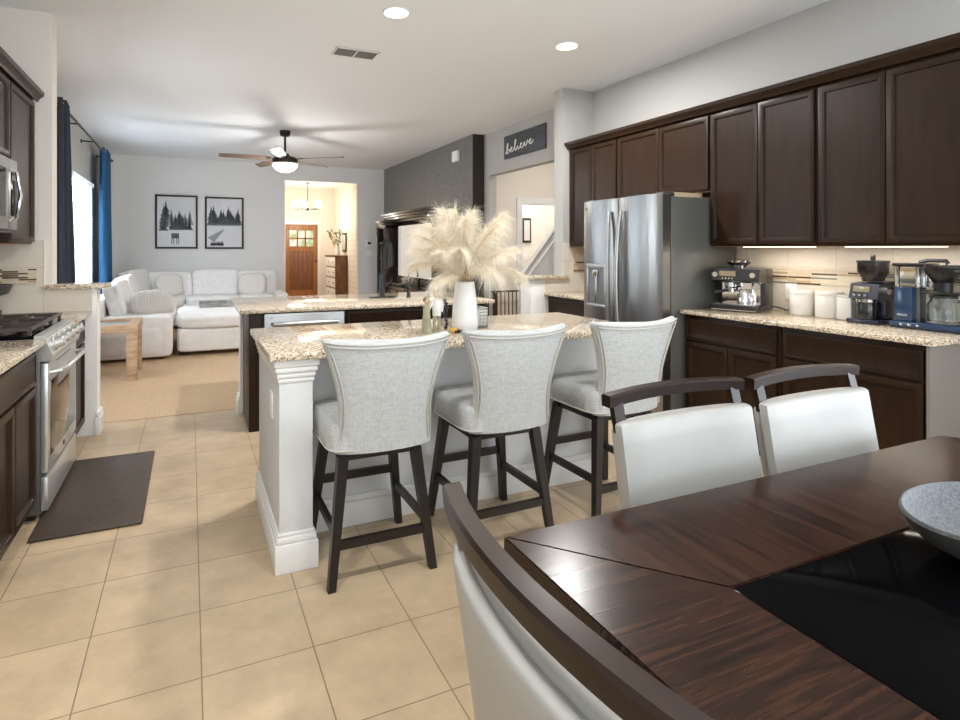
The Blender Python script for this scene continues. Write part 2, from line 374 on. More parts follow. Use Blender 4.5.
wall('wall_right', 'wall', (XR, XR+.12, .75, 4.87, 0, H), (XR, XR+.12, -2.5, -1.75, 0, H), (XR, XR+.12, -1.75, .75, 0, .3), (XR, XR+.12, -1.75, .75, 2.5, H))
# rear wall behind the camera, two window openings added to let fill light in
wall('wall_rear', 'wall', (XL, -1.0, -2.6, -2.5, 0, H), (1.4, 2.0, -2.6, -2.5, 0, H), (3.8, XR, -2.6, -2.5, 0, H), (-1.0, 1.4, -2.6, -2.5, 2.6, H), (2.0, 3.8, -2.6, -2.5, 2.6, H),
     (-1.0, 1.4, -2.6, -2.5, 0, .4), (2.0, 3.8, -2.6, -2.5, 0, .4))
wall('wall_stub_left', 'cream', (XL, -.91, 4.76, 4.92, 0, H))
wall('wall_stub_right', 'wall', (3.59, 6.2, 4.87, 5.02, 0, H))
wall('wall_half_left', 'halfwhite_lit', (-.91, -.63, 4.76, 4.92, 0, 1.075))
wall('wall_half_right', 'white', (3.17, 3.59, 4.87, 5.02, 0, 1.05))
wall('wall_sign', 'wall', (4.01, 4.13, 5.02, 5.1, 0, H), (4.01, 4.13, 5.1, 7.2, 2.43, H), (4.012, 4.13, 7.2, 7.375, 0, H))
wall('wall_accent', 'accent', (3.83, 4.13, 7.375, 11.5, 0, H))
M['darktrim'] = mat('dark_brown_trim_paint', (44, 37, 34), .5)
wall('trim_accent', 'darktrim', (3.826, 4.012, 7.355, 7.375, 0, H))
OX0, OX1, OZ = 1.73, 3.265, 2.74
wall('wall_back', 'wallgrey', (XL, OX0, 11.5, 11.62, 0, H), (OX1, 3.83, 11.5, 11.62, 0, H), (OX0, OX1, 11.5, 11.62, OZ, H))
struct(bx(OX0, OX0+.012, 11.5, 11.62, 0, OZ).box(OX1-.012, OX1, 11.5, 11.62, 0, OZ), 'trim_foyer', 'wallwarm')
DX0, DX1 = 2.41, 3.31
wall('wall_foyer_back', 'wallwarm', (1.5, DX0, 15.85, 15.97, 0, H), (DX1, 3.76, 15.85, 15.97, 0, H), (DX0, DX1, 15.85, 15.97, 2.04, H))
wall('wall_foyer_right', 'wallwarm', (3.76, 3.88, 11.62, 15.97, 0, H))
wall('wall_foyer_left', 'wallwarm', (1.38, 1.5, 11.62, 15.97, 0, H))
struct(bx(3.735, 3.76, 11.62, 14.15, 0, 2.1), 'wall_shiplap', 'shiplap')
HX0, HX1 = 4.7, 5.5
wall('wall_hall_back', 'wallwarm', (4.13, HX0, 7.42, 7.52, 0, H), (HX1, 6.1, 7.42, 7.52, 0, H), (HX0, HX1, 7.42, 7.52, 2.05, H))
wall('wall_hall_right', 'wallwarm', (6.1, 6.22, 5.02, 8.9, 0, H))
wall('wall_hall_room', 'white', (4.13, 6.1, 8.8, 8.9, 0, H), (4.13, 4.2, 7.52, 8.8, 0, H))
mb = MB()
mb.box(HX0-.09, HX0, 7.395, 7.42, 0, 2.14).box(HX1, HX1+.09, 7.395, 7.42, 0, 2.14).box(HX0, HX1, 7.395, 7.42, 2.05, 2.14)
struct(mb, 'trim_hall_door', 'white')
mb = MB(); mb.box(DX0-.09, DX0, 15.82, 15.85, 0, 2.13).box(DX1, DX1+.09, 15.82, 15.85, 0, 2.13).box(DX0, DX1, 15.82, 15.85, 2.04, 2.13)
struct(mb, 'trim_front_door', 'white')
# stair knee wall seen through the opening
mb = MB(); mb.prism([(6.46, 0), (6.46, .90), (5.1, 2.00), (5.1, 0)], 'x', 4.05, 4.15); struct(mb, 'wall_stair', 'wall')
mb = MB(); mb.prism([(6.50, .87), (6.50, .93), (5.1, 2.065), (5.1, 2.005)], 'x', 4.02, 4.17); mb.prism([(6.42, .86), (5.1, 1.93), (5.1, 1.89), (6.42, .82)], 'x', 4.035, 4.05)
struct(mb, 'trim_stair', 'white')
# half-wall trim
mb = MB(); mb.box(-.645, -.605, 4.74, 4.94, 0, .13, .006).box(-.64, -.612, 4.746, 4.934, .13, .165, .008).box(-.9, -.63, 4.92, 4.935, 0, .13, .004)
struct(mb, 'baseboard_half', 'white')
struct(bx(-.96, -.56, 4.73, 4.95, 1.075, 1.11, .006), 'trim_ledge_left', 'granite')
struct(bx(3.11, 3.64, 4.83, 5.06, 1.05, 1.085, .006), 'trim_ledge_right', 'granite')
struct(bx(3.2, 3.33, 4.856, 4.87, .15, .98, .004).box(3.16, 3.2, 4.862, 4.87, .0, 1.05).box(3.33, 3.36, 4.862, 4.87, .0, 1.05).box(3.16, 3.36, 4.858, 4.87, .98, 1.05, .004), 'trim_half_panel', 'white')
# backsplash tiles with mosaic band
struct(bx(3.972, 3.985, 1.55, 4.87, .9, 1.43), 'trim_backsplash_right', 'splashX')
struct(bx(3.968, 3.973, 1.55, 4.87, 1.115, 1.227), 'trim_mosaic_right', 'mosaic')
struct(bx(3.59, 3.972, 4.858, 4.87, .9, 1.43).box(3.36, 3.59, 4.858, 4.87, .9, 1.05), 'trim_backsplash_corner', 'splashY')
struct(bx(3.72, 3.968, 4.854, 4.859, 1.115, 1.227), 'trim_mosaic_corner', 'mosaicY')
struct(bx(XL, -.955, 4.748, 4.76, .9, 1.43).box(-.955, -.66, 4.748, 4.76, .9, 1.075), 'trim_backsplash_left', 'splashY')
struct(bx(XL, -1.0, 4.744, 4.749, 1.115, 1.227), 'trim_mosaic_left', 'mosaicY')
struct(bx(XL, XL+.012, 1.3, 4.76, .9, 1.43), 'trim_backsplash_range', 'splashX')
for n, b in (('baseboard_left', (XL, XL+.015, 5.05, 11.5, 0, .13)), ('baseboard_back', (XL, OX0, 11.485, 11.5, 0, .13)), ('baseboard_right', (XR-.015, XR, -2.5, 1.5, 0, .13)),
             ('baseboard_hall', (4.13, 4.61, 7.405, 7.42, 0, .13)), ('baseboard_accent', (3.815, 3.83, 7.38, 11.48, 0, .13))):
    struct(bx(*b, b=.003), n, 'white')
# living room window: frame, daylit panes
w = thing('window_1', 'white window with horizontal blinds beside the blue curtain', 'window', (XL-.06, 8.9, WZ0)); del w['category']; w['kind'] = 'structure'
mb = MB(); ym = (WY0+WY1)/2
for y0, y1 in ((WY0, WY0+.05), (WY1-.05, WY1), (ym-.05, ym+.05)): mb.box(XL-.10, XL-.03, y0, y1, WZ0, WZ1)
mb.box(XL-.10, XL-.03, WY0, WY1, WZ0, WZ0+.05).box(XL-.10, XL-.03, WY0, WY1, WZ1-.05, WZ1).box(XL-.09, XL-.05, WY0, WY1, 1.5, 1.55)
mb.build('window_frame', 'white', w).__setitem__('kind', 'structure')
bx(XL-.085, XL-.08, WY0+.04, WY1-.04, WZ0+.04, WZ1-.04).build('window_pane', 'glow', w)['kind'] = 'structure'
bx(XL-.02, XL+.03, WY0-.03, WY1+.03, WZ0-.04, WZ0, .005).build('window_sill', 'white', w)['kind'] = 'structure'
for i, (x0, x1) in enumerate(((-1.0, 1.4), (2.0, 3.8))):
    w = thing('window_%d' % (i+2), 'tall white framed window added unseen behind the camera for fill light', 'window', ((x0+x1)/2, -2.55, .4)); del w['category']; w['kind'] = 'structure'  # both rear windows are added, out of view, to carry fill light
    mb = MB()
    for a in (x0, (x0+x1)/2-.03, x1-.06): mb.box(a, a+.06, -2.58, -2.52, .4, 2.6)
    mb.box(x0, x1, -2.58, -2.52, .4, .46).box(x0, x1, -2.58, -2.52, 2.54, 2.6)
    mb.build('window_frame', 'white', w)['kind'] = 'structure'
    bx(x0+.03, x1-.03, -2.56, -2.555, .43, 2.57).build('window_pane', 'glow', w)['kind'] = 'structure'

w = thing('window_4', 'white window added unseen behind the kitchen end wall for fill light', 'window', (XL-.06, 5.75, WZ0)); del w['category']; w['kind'] = 'structure'  # added window, out of view, to light sofa and island from the left
mb = MB()
for y in (VY0, (VY0+VY1)/2-.025, VY1-.05): mb.box(XL-.10, XL-.03, y, y+.05, WZ0, WZ1)
mb.box(XL-.10, XL-.03, VY0, VY1, WZ0, WZ0+.05).box(XL-.10, XL-.03, VY0, VY1, WZ1-.05, WZ1)
mb.build('window_frame', 'white', w)['kind'] = 'structure'
bx(XL-.085, XL-.08, VY0+.04, VY1-.04, WZ0+.04, WZ1-.04).build('window_pane', 'glow', w)['kind'] = 'structure'

w = thing('window_5', 'tall white framed window added unseen in the dining side wall for fill light', 'window', (XR+.06, -.5, .3)); del w['category']; w['kind'] = 'structure'  # added window, out of view, to light the left cabinets and ceiling
mb = MB()
for y in (-1.75, -.53, .69): mb.box(XR+.04, XR+.1, y, y+.06, .3, 2.5)
mb.box(XR+.04, XR+.1, -1.75, .75, .3, .36).box(XR+.04, XR+.1, -1.75, .75, 2.44, 2.5); mb.build('window_frame', 'white', w)['kind'] = 'structure'
bx(XR+.07, XR+.075, -1.72, .72, .33, 2.47).build('window_pane', 'glow', w)['kind'] = 'structure'
# ------------------------------------------------------------------ recessed lights, vent, fan
def downlight(x, y, label):
    t = thing('recessed_light', label, 'ceiling light', (x, y, H), 'recessed ceiling lights')
    MB().lathe([(.082, -.001), (.098, -.001), (.1, -.006), (.092, -.012), (.082, -.008)], (x, y, H)).build('trim_ring', 'white', t)
    MB().lathe([(.001, -.004), (.083, -.004), (.083, -.009), (.001, -.011)], (x, y, H)).build('lens', 'lamp', t)
    area('downlight', (x, y, H-.03), (.16, .16), 40, WARM, shape='DISK')
downlight(1.347, 3.77, 'recessed round ceiling light nearer the air vent')
downlight(2.87, 3.84, 'recessed round ceiling light nearer the dark wall cabinets')
for x, y in ((-.3, 1.0), (1.3, 1.0)): area('downlight', (x, y, H-.03), (.16, .16), 22, WARM, shape='DISK')
t = thing('ceiling_vent', 'grey two-panel air vent set in the white ceiling', 'vent', (1.31, 4.7, H))
mb = MB()
for a in (1.12, 1.302, 1.484): mb.box(a, a+.012, 4.6, 4.8, H-.01, H)
mb.box(1.12, 1.496, 4.6, 4.612, H-.01, H).box(1.12, 1.496, 4.788, 4.8, H-.01, H); mb.build('frame', 'white', t)
mb = MB(); mb.box(1.12, 1.496, 4.6, 4.8, H-.002, H)
for k in range(14): mb.bar((1.132, 4.615+k*.0132, H-.006), (1.484, 4.615+k*.0132, H-.006), .008, .008, .002, .002)
mb.build('grille', 'vent', t)

fx, fy = 1.25, 8.23
t = thing('ceiling_fan', 'five-blade ceiling fan with glowing bowl light', 'ceiling fan', (fx, fy, H))
MB().lathe([(.001, 0), (.075, 0), (.075, -.04), (.06, -.075), (.02, -.085), (.001, -.085)], (fx, fy, H)).build('canopy', 'bronze', t)
MB().cyl((fx, fy, H-.08), (fx, fy, 2.72), .016).build('downrod', 'bronze', t)
MB().lathe([(.001, .07), (.05, .065), (.07, .03), (.15, .01), (.18, -.02), (.175, -.07), (.15, -.085), (.001, -.085)], (fx, fy, 2.66)).build('motor_housing', 'bronze', t)
MB().lathe([(.001, -.115), (.07, -.108), (.13, -.08), (.17, -.035), (.18, 0), (.001, .002)], (fx, fy, 2.573)).build('light_bowl', 'globe', t)
for k in range(5):
    a = math.radians(-12+72*k-23.1); mb = MB(); ca, sa = math.cos(a), math.sin(a)
    def P(r, s, z): return (fx+ca*r-sa*s, fy+sa*r+ca*s, 2.645+z)
    rings = []
    for r, hw in ((.2, .04), (.3, .062), (.55, .075), (.8, .07), (.87, .055), (.89, .02)):
        rings.append([P(r, -hw, -.014), P(r, hw, .014), P(r, hw, .02), P(r, -hw, -.008)])
    mb.loft(rings); b = mb.build('blade', 'blade', t)
    MB().bar(P(.12, 0, -.005), P(.26, 0, .0), .03, .05, .008, .008).build('blade_bracket', 'bronze', b)
l = bpy.data.lights.new('fan_bulb', 'POINT'); l.energy = 40; l.color = (1, .97, .92); l.shadow_soft_size = .12
o = bpy.data.objects.new('fan_bulb', l); C.objects.link(o); o.location = (fx, fy, 2.36)

# ------------------------------------------------------------------ right kitchen run
XF = 3.65        # face of the wall cabinets
def wall_cabinet(label, y0, y1, z0, z1, doors, xf=XF, sign=-1, group=None, depth=None):
    xb = XR-.012 if sign < 0 else XL+.012
    t = thing('wall_cabinet', label, 'cabinet', ((xf+xb)/2, (y0+y1)/2, z0), group)
    a, b = sorted((xf-sign*.02, xb)); bx(a, b, y0+.001, y1-.001, z0, z1, .002).build('body', 'espresso', t)
    bx(a+.01, b-.01, y0+.012, y1-.012, z0-.004, z0+.002).build('underside', 'rawwood', t)
    n = doors; wd = (y1-y0-.016)/n
    for k in range(n):
        mb = MB(); mb.M = face((xf-sign*.02, y1-.008 if sign < 0 else y0+.008, z0+.016), (sign, 0, 0))
        mb.door(k*wd+.002, (k+1)*wd-.002, 0, z1-z0-.05, .02, .054); mb.build('door', 'espresso', t)
    return t
wall_cabinet('dark wood wall cabinet with two doors nearest the camera, over the blue coffee maker', 1.545, 2.318, 1.385, 2.42, 2)
wall_cabinet('dark wood wall cabinet with two tall doors over the espresso machine', 2.322, 3.115, 1.385, 2.42, 2)
wall_cabinet('short dark wood wall cabinet with two doors above the fridge', 3.119, 4.13, 1.81, 2.42, 2)
wall_cabinet('tall narrow dark wood wall cabinet in the corner past the fridge', 4.134, 4.85, 1.385, 2.42, 2)
def crown(x, s): return [(x, 2.405), (x+s*.012, 2.405), (x+s*.02, 2.425), (x+s*.045, 2.445), (x+s*.05, 2.47), (x, 2.47)]
def crown_run(label, x, s, y0, y1, xb):
    mb = MB(); mb.prism(crown(x, s), 'y', y0, y1+.0)
    a, b = sorted((x, xb)); mb.box(a, b, y0, y1, 2.42, 2.468)
    o = mb.build('crown_molding', 'espresso', origin=(x, (y0+y1)/2, 2.4)); return tag(o, label, 'molding')
crown_run('dark wood crown molding along the top of the long right cabinet run', XF, -1, 1.5, 4.86, XR-.01)
# base cabinets
XB = 3.38
def base_cabinet(label, y0, y1, sign=-1, xf=XB, drawers=1, doors=2, z1=.885, hid=False):
    xb = XR-.012 if sign < 0 else XL+.012
    t = thing('base_cabinet', label, 'cabinet', ((xf+xb)/2, (y0+y1)/2, 0))
    a, b = sorted((xf-sign*.02, xb)); bx(a, b, y0+.001, y1-.001, .1, z1, .002).build('body', 'espresso', t)
    a, b = sorted((xf-sign*.08, xb)); bx(a, b, y0+.001, y1-.001, 0, .1).build('toe_kick', 'black', t)
    org = (xf-sign*.02, y1-.02 if sign < 0 else y0+.02, .1); W = y1-y0-.04
    for k in range(drawers):
        mb = MB(); mb.M = face(org, (sign, 0, 0)); wd = W/drawers
        mb.door(k*wd+.002, (k+1)*wd-.002, .6, z1-.1-.03, .02, .03, .002); mb.build('drawer', 'espresso', t)
    for k in range(doors):
        mb = MB(); mb.M = face(org, (sign, 0, 0)); wd = W/doors
        mb.door(k*wd+.002, (k+1)*wd-.002, .015, .585, .02, .06); mb.build('door', 'espresso', t)
    return t
base_cabinet('dark wood base cabinet with one drawer over two doors, beside the fridge', 2.37, 3.11)
base_cabinet('wide dark wood base cabinet under the blue coffee maker', 1.6, 2.366)
bx(3.36, 3.97, 1.585, 1.599, 0, .885).build('end_panel', 'wallpanel', None)
o = bpy.data.objects['end_panel']; tag(o, 'taupe flat end panel closing the near end of the right counter', 'panel')
base_cabinet('dark wood base cabinet in the corner past the fridge', 4.06, 4.85)
def slab(name, label, x0, x1, y0, y1, z0, z1):
    o = bx(x0, x1, y0, y1, z0, z1, .006).build(name, 'granite', origin=((x0+x1)/2, (y0+y1)/2, z0)); return tag(o, label, 'countertop')
slab('countertop', 'speckled granite countertop under the coffee machines', 3.345, 3.97, 1.565, 3.115, .886, .916)
slab('countertop', 'short granite countertop in the corner past the fridge', 3.345, 3.97, 4.045, 4.856, .886, .916)
# under-cabinet light bars
for i, (y0, y1, lb) in enumerate(((1.7, 2.2, 'slim white light bar under the cabinet over the blue coffee maker'), (2.4, 2.9, 'slim white light bar under the cabinet over the espresso machine'))):
    o = bx(3.74, 3.78, y0, y1, 1.3765, 1.3815, .001).build('light_bar', 'barlens', origin=(3.76, (y0+y1)/2, 1.37)); tag(o, lb, 'under-cabinet light', 'under-cabinet light bars')
    area('bar_light', (3.76, (y0+y1)/2, 1.36), (.03, y1-y0), 1.6, (1, .92, .8))

# ------------------------------------------------------------------ fridge
fy0, fys, fy1, fX = 3.125, 3.594, 4.03, 3.19
t = thing('refrigerator', 'stainless side-by-side refrigerator with water dispenser', 'refrigerator', (3.6, 3.58, 0))
bx(fX+.085, 3.96, fy0, fy1, .03, 1.755, .006).build('cabinet', 'steelside', t)
bx(fX+.1, 3.9, fy0+.02, fy1-.02, 0, .04).build('base_grille', 'black', t)
def fdoor(y0, y1, hole=None):
    mb = MB(); n = 14; rings = []
    for z in (.06, .065, 1.772, 1.778):
        k = 0 if z in (.065, 1.772) else .008
        ring = []
        for i in range(n+1):
            u = i/n; ring.append((fX+.005-.028*math.sin(PI*u)**.7+k, y0+k+(y1-y0-2*k)*u, z))
        ring += [(fX+.078, y1-k, z), (fX+.078, y0+k, z)]
        rings.append(ring)
    mb.loft(rings); return mb.build('door', 'fridgesteel', t, angle=25)
dn = fdoor(fy0+.004, fys-.003); df = fdoor(fys+.003, fy1-.004)
bx(fX+.078, fX+.09, fy0+.01, fy1-.01, .05, 1.76).build('door_gasket', 'black', t)
for d, y, s in ((dn, fys-.05, -1), (df, fys+.05, 1)):
    pts = []; rs = []
    for k in range(15):
        u = k/14; z = .55+1.12*u; pts.append((fX-.03-.035*math.sin(PI*u)**.6, y+s*.03*(2*u-1)**2*.6, z)); rs.append(.012+.006*math.sin(PI*u))
    MB().tube(pts, rs, 12).build('handle', 'steel', d)
# dispenser
mb = MB(); X0 = fX-.034
mb.box(X0, X0+.02, 3.705, 3.945, 1.205, 1.235, .004).box(X0, X0+.02, 3.705, 3.725, .885, 1.21, .004).box(X0, X0+.02, 3.925, 3.945, .885, 1.21, .004).box(X0-.006, X0+.03, 3.705, 3.945, .87, .9, .004)
dp = mb.build('dispenser', 'steel', df)
bx(X0+.008, X0+.012, 3.72, 3.93, .89, 1.21).build('dispenser_recess', 'ventmid', df)
MB().lathe([(.001, 0), (.026, 0), (.032, .012), (.032, .05), (.024, .06), (.001, .06)], (X0+.002, 3.825, 1.13)).cyl((X0+.004, 3.825, .92), (X0+.004, 3.825, 1.13), .011).build('dispenser_nozzle', 'chrome', df)
bx(fX-.012, fX-.009, 3.965, 3.985, 1.70, 1.72, .001).build('logo', 'darkgrey', df)
mb = MB()
for y in (fy0+.06, fy1-.06): mb.box(fX+.03, fX+.14, y-.04, y+.04, 1.755, 1.79, .006)
mb.build('hinge_cover', 'darkgrey', t)
o = bx(3.36, 3.7, 3.22, 3.5, 1.757, 1.80, .003).build('storage_box', 'card', origin=(3.5, 3.33, 1.756)); tag(o, 'flat tan cardboard box lying on top of the fridge', 'box')

# ------------------------------------------------------------------ things on the right counter
ZC = .9165
# espresso machine, faces -X
ex, ey = 3.64, 2.95
t = thing('espresso_machine', 'black espresso machine with chrome hopper and portafilter', 'coffee machine', (3.8, ey, ZC))
bx(ex-.03, ex+.28, ey-.16, ey+.16, ZC, ZC+.045, .012).build('drip_tray_base', 'slate', t)
bx(ex-.033, ex-.026, ey-.15, ey+.15, ZC+.006, ZC+.014).build('trim_strip', 'chrome', t)
bx(ex-.02, ex+.1, ey-.14, ey+.14, ZC+.045, ZC+.052, .002).build('drip_grate', 'chrome', t)
bx(ex+.12, ex+.28, ey-.16, ey+.16, ZC+.04, ZC+.31, .012).build('body', 'slate', t)
mb = MB(); mb.prism([(ex-.01, ZC+.22), (ex+.012, ZC+.305), (ex+.14, ZC+.31), (ex+.14, ZC+.205), (ex+.02, ZC+.205)], 'y', ey-.16, ey+.16); hd = mb.build('control_head', 'slate', t)
bx(ex+.112, ex+.12, ey-.13, ey+.13, ZC+.05, ZC+.2).build('splash_plate', 'chrome', t)
mm = face((ex+.0005, ey+.06, ZC+.265), (-1, 0, .26))
mb = MB(); mb.M = Matrix.Translation((ex+.0005, ey+.05, ZC+.268)) @ Matrix.Rotation(-.25, 4, 'Y'); mb.box(-.006, .0, -.055, .055, -.022, .022, .002); mb.build('display', 'lcd', hd)
mb = MB()
for k in range(4): mb.cyl((ex-.014, ey+.08-.022*k, ZC+.235), (ex+.0, ey+.08-.022*k, ZC+.235), .006, n=12)
mb.build('button', 'chrome', hd)
for y in (ey-.12, ey+.135): MB().cyl((ex-.016, y, ZC+.262), (ex+.03, y, ZC+.262), .019, n=20).build('knob', 'chrome', hd)
MB().lathe([(.001, 0), (.035, 0), (.04, -.03), (.03, -.045), (.001, -.045)], (ex+.05, ey+.05, ZC+.205)).build('group_head', 'chrome', t)
pf = MB().lathe([(.001, 0), (.037, 0), (.039, .028), (.001, .028)], (ex+.05, ey+.05, ZC+.135)).build('portafilter', 'chrome', t)
MB().tube([(ex+.01, ey+.06, ZC+.148), (ex-.05, ey+.08, ZC+.142), (ex-.12, ey+.1, ZC+.135)], [.009, .013, .015], 12).build('handle', 'black', pf)
MB().tube([(ex+.06, ey-.1, ZC+.21), (ex+.03, ey-.105, ZC+.18), (ex+.02, ey-.11, ZC+.09)], .006, 10).build('steam_wand', 'chrome', t)
MB().lathe([(.001, 0), (.04, 0), (.04, .07), (.034, .085), (.038, .1), (.034, .1), (.001, .09)], (ex+.05, ey-.04, ZC+.052)).build('milk_jug', 'chrome', t)
MB().lathe([(.001, 0), (.05, 0), (.055, .015), (.09, .04), (.095, .055), (.06, .062), (.001, .064)], (ex+.15, ey+.03, ZC+.31)).build('bean_hopper', 'chrome', t)
MB().tube([(3.91, ey-.155, ZC+.03), (3.93, ey-.2, ZC+.02), (3.915, ey-.25, ZC+.006), (3.885, ey-.3, ZC+.03), (3.872, ey-.315, 1.03)], .005, 8).build('power_cord', 'black', t)
t.rotation_euler = (0, 0, math.radians(18)); t.location.y -= .035; t.location.x -= .035
o = bx(3.962, 3.972, 2.655, 2.735, 1.0, 1.115, .003).build('wall_outlet', 'outlet', origin=(3.967, 2.695, 1.0)); tag(o, 'white outlet plate on the tiled backsplash beside the espresso machine', 'outlet')
for zz in (1.03, 1.078): bx(3.959, 3.9625, 2.68, 2.71, zz-.014, zz+.014, .003).build('socket', 'ceramic', o, origin=(3.967, 2.695, 1.0)).location = (0, 0, 0)

def canister(x, y, r, h, label):
    t = thing('canister', label, 'canister', (x, y, ZC), 'white kitchen canisters')
    MB().lathe([(.001, 0), (r*.96, 0), (r, .006), (r, h-.03), (r*.985, h-.028), (.001, h-.028)], (x, y, ZC), 40).build('body', 'canister', t)
    MB().lathe([(.001, h-.027), (r*1.01, h-.027), (r*1.01, h-.006), (r*.97, h), (.001, h)], (x, y, ZC), 40).build('lid', 'canister', t)
canister(3.86, 2.545, .073, .166, 'round white canister nearest the outlet')
canister(3.875, 2.375, .079, .172, 'round white canister in the middle, second from the outlet')
t = thing('bread_bin', 'small square white bin between the canisters and the coffee grinder', 'container', (3.86, 2.24, ZC))
mb = MB(); mb.box(3.80, 3.92, 2.20, 2.288, ZC, ZC+.145, .008); mb.build('body', 'canister', t)
bx(3.80, 3.92, 2.20, 2.288, ZC+.1455, ZC+.152, .003).build('lid', 'canister', t)

# grinder
gx, gy = 3.82, 2.09
t = thing('coffee_grinder', 'navy coffee grinder with dark bean hopper', 'coffee grinder', (gx, gy, ZC))
bx(gx-.11, gx+.1, gy-.09, gy+.09, ZC, ZC+.028, .01).build('base', 'navd', t)
bx(gx-.005, gx+.1, gy-.075, gy+.075, ZC+.028, ZC+.2, .015).build('column', 'navd', t)
mb = MB(); mb.prism([(gx-.1, ZC+.15), (gx-.075, ZC+.24), (gx+.1, ZC+.255), (gx+.1, ZC+.15), (gx-.06, ZC+.135)], 'y', gy-.078, gy+.078); hd = mb.build('head', 'navd', t)
mb = MB(); mb.M = Matrix.Translation((gx-.0885, gy+.012, ZC+.2)) @ Matrix.Rotation(.27, 4, 'Y'); mb.box(-.005, .0, -.045, .045, -.01, .024, .002); mb.build('display', 'lcd', hd)
mb = MB()
for k in range(3): mb.cyl((gx-.104, gy+.045-.03*k, ZC+.172), (gx-.085, gy+.045-.03*k, ZC+.172), .009, n=12)
mb.build('button', 'chrome', hd)
MB().cyl((gx-.02, gy-.1, ZC+.2), (gx-.02, gy-.075, ZC+.2), .022).build('grind_knob', 'chrome', hd)
MB().lathe([(.001, 0), (.047, 0), (.052, .08), (.046, .1), (.001, .1)], (gx-.055, gy, ZC+.03)).build('grounds_cup', 'smoke', t)
MB().lathe([(.053, .1), (.055, .118), (.001, .12), (.001, .101)], (gx-.055, gy, ZC+.03)).build('cup_lid', 'chrome', t)
hp = MB().lathe([(.001, 0), (.055, 0), (.06, .02), (.078, .05), (.08, .11), (.077, .11), (.073, .053), (.001, .03)], (gx+.005, gy, ZC+.255)).build('bean_hopper', 'smoke', t)
MB().lathe([(.001, .111), (.083, .111), (.083, .124), (.001, .126)], (gx+.005, gy, ZC+.255)).box(gx-.005, gx+.015, gy-.012, gy+.012, ZC+.38, ZC+.415, .006).build('hopper_lid', 'black', hp)

# drip brewer, long along Y
bxx, by = 3.80, 1.78
t = thing('drip_coffee_maker', 'blue drip coffee maker with black filter basket and glass carafe', 'coffee maker', (bxx, by, ZC))
bs = bx(bxx-.085, bxx+.085, by-.17, by+.17, ZC+.006, ZC+.04, .008).build('base', 'nav', t)
bx(bxx-.08, bxx+.08, by-.165, by+.165, ZC, ZC+.007).build('foot', 'black', t)
mb = MB()
for k in range(3): mb.box(bxx-.089, bxx-.083, by+.1-.04*k, by+.115-.04*k, ZC+.018, ZC+.028, .001)
mb.build('switch', 'chrome', bs)
col = bx(bxx-.07, bxx+.07, by+.06, by+.15, ZC+.04, ZC+.235, .006).build('tower', 'nav', t)
text('MOCCA', .014, 'white', Matrix.Translation((bxx-.0705, by+.11, ZC+.075)) @ Matrix.Rotation(-PI/2, 4, 'Z') @ Matrix.Rotation(PI/2, 4, 'X'), col, 'lettering')
bx(bxx-.03, bxx-.0, by+.058, by+.061, ZC+.04, ZC+.235).build('edge_strip', 'steel', col)
mb = MB(); mb.box(bxx-.06, bxx+.06, by+.02, by+.16, ZC+.235, ZC+.35, .01); rs = mb.build('water_tank', 'glass', t)
bx(bxx-.064, bxx+.064, by-.005, by+.165, ZC+.351, ZC+.37, .006).build('tank_lid', 'black', rs)
MB().tube([(bxx, by+.06, ZC+.24), (bxx, by+.06, ZC+.345)], .012, 12).build('water_pipe', 'chrome', rs)
MB().tube([(bxx, by+.06, ZC+.375), (bxx, by+.02, ZC+.385), (bxx, by-.06, ZC+.385), (bxx, by-.07, ZC+.37)], .011, 10).build('outlet_arm', 'black', t)
fb = MB().lathe([(.001, 0), (.04, 0), (.042, .05), (.05, .055), (.09, .13), (.09, .136), (.001, .13)], (bxx, by-.05, ZC+.215)).build('filter_basket', 'black', t)
MB().lathe([(.001, .137), (.092, .137), (.09, .148), (.001, .15)], (bxx, by-.05, ZC+.215)).build('basket_lid', 'smoke', fb)
MB().tube([(bxx-.04, by-.12, ZC+.33), (bxx-.05, by-.2, ZC+.325), (bxx-.05, by-.215, ZC+.28)], [.012, .012, .009], 10).build('basket_handle', 'black', fb)
bx(bxx-.05, bxx+.05, by-.16, by+.035, ZC+.2, ZC+.214, .004).build('basket_shelf', 'black', t)
mb = MB().lathe([(.001, 0), (.064, 0), (.07, .015), (.07, .1), (.055, .13), (.056, .14), (.053, .14), (.051, .13), (.066, .1), (.066, .018), (.001, .006)], (bxx, by-.05, ZC+.042)); cf = mb.build('carafe', 'glass', t)
MB().lathe([(.001, .139), (.06, .139), (.06, .152), (.001, .155)], (bxx, by-.05, ZC+.042)).build('carafe_lid', 'black', cf)
MB().tube([(bxx-.04, by-.13, ZC+.17), (bxx-.05, by-.17, ZC+.165), (bxx-.05, by-.175, ZC+.1), (bxx-.045, by-.15, ZC+.07)], .009, 10).build('carafe_handle', 'black', cf)

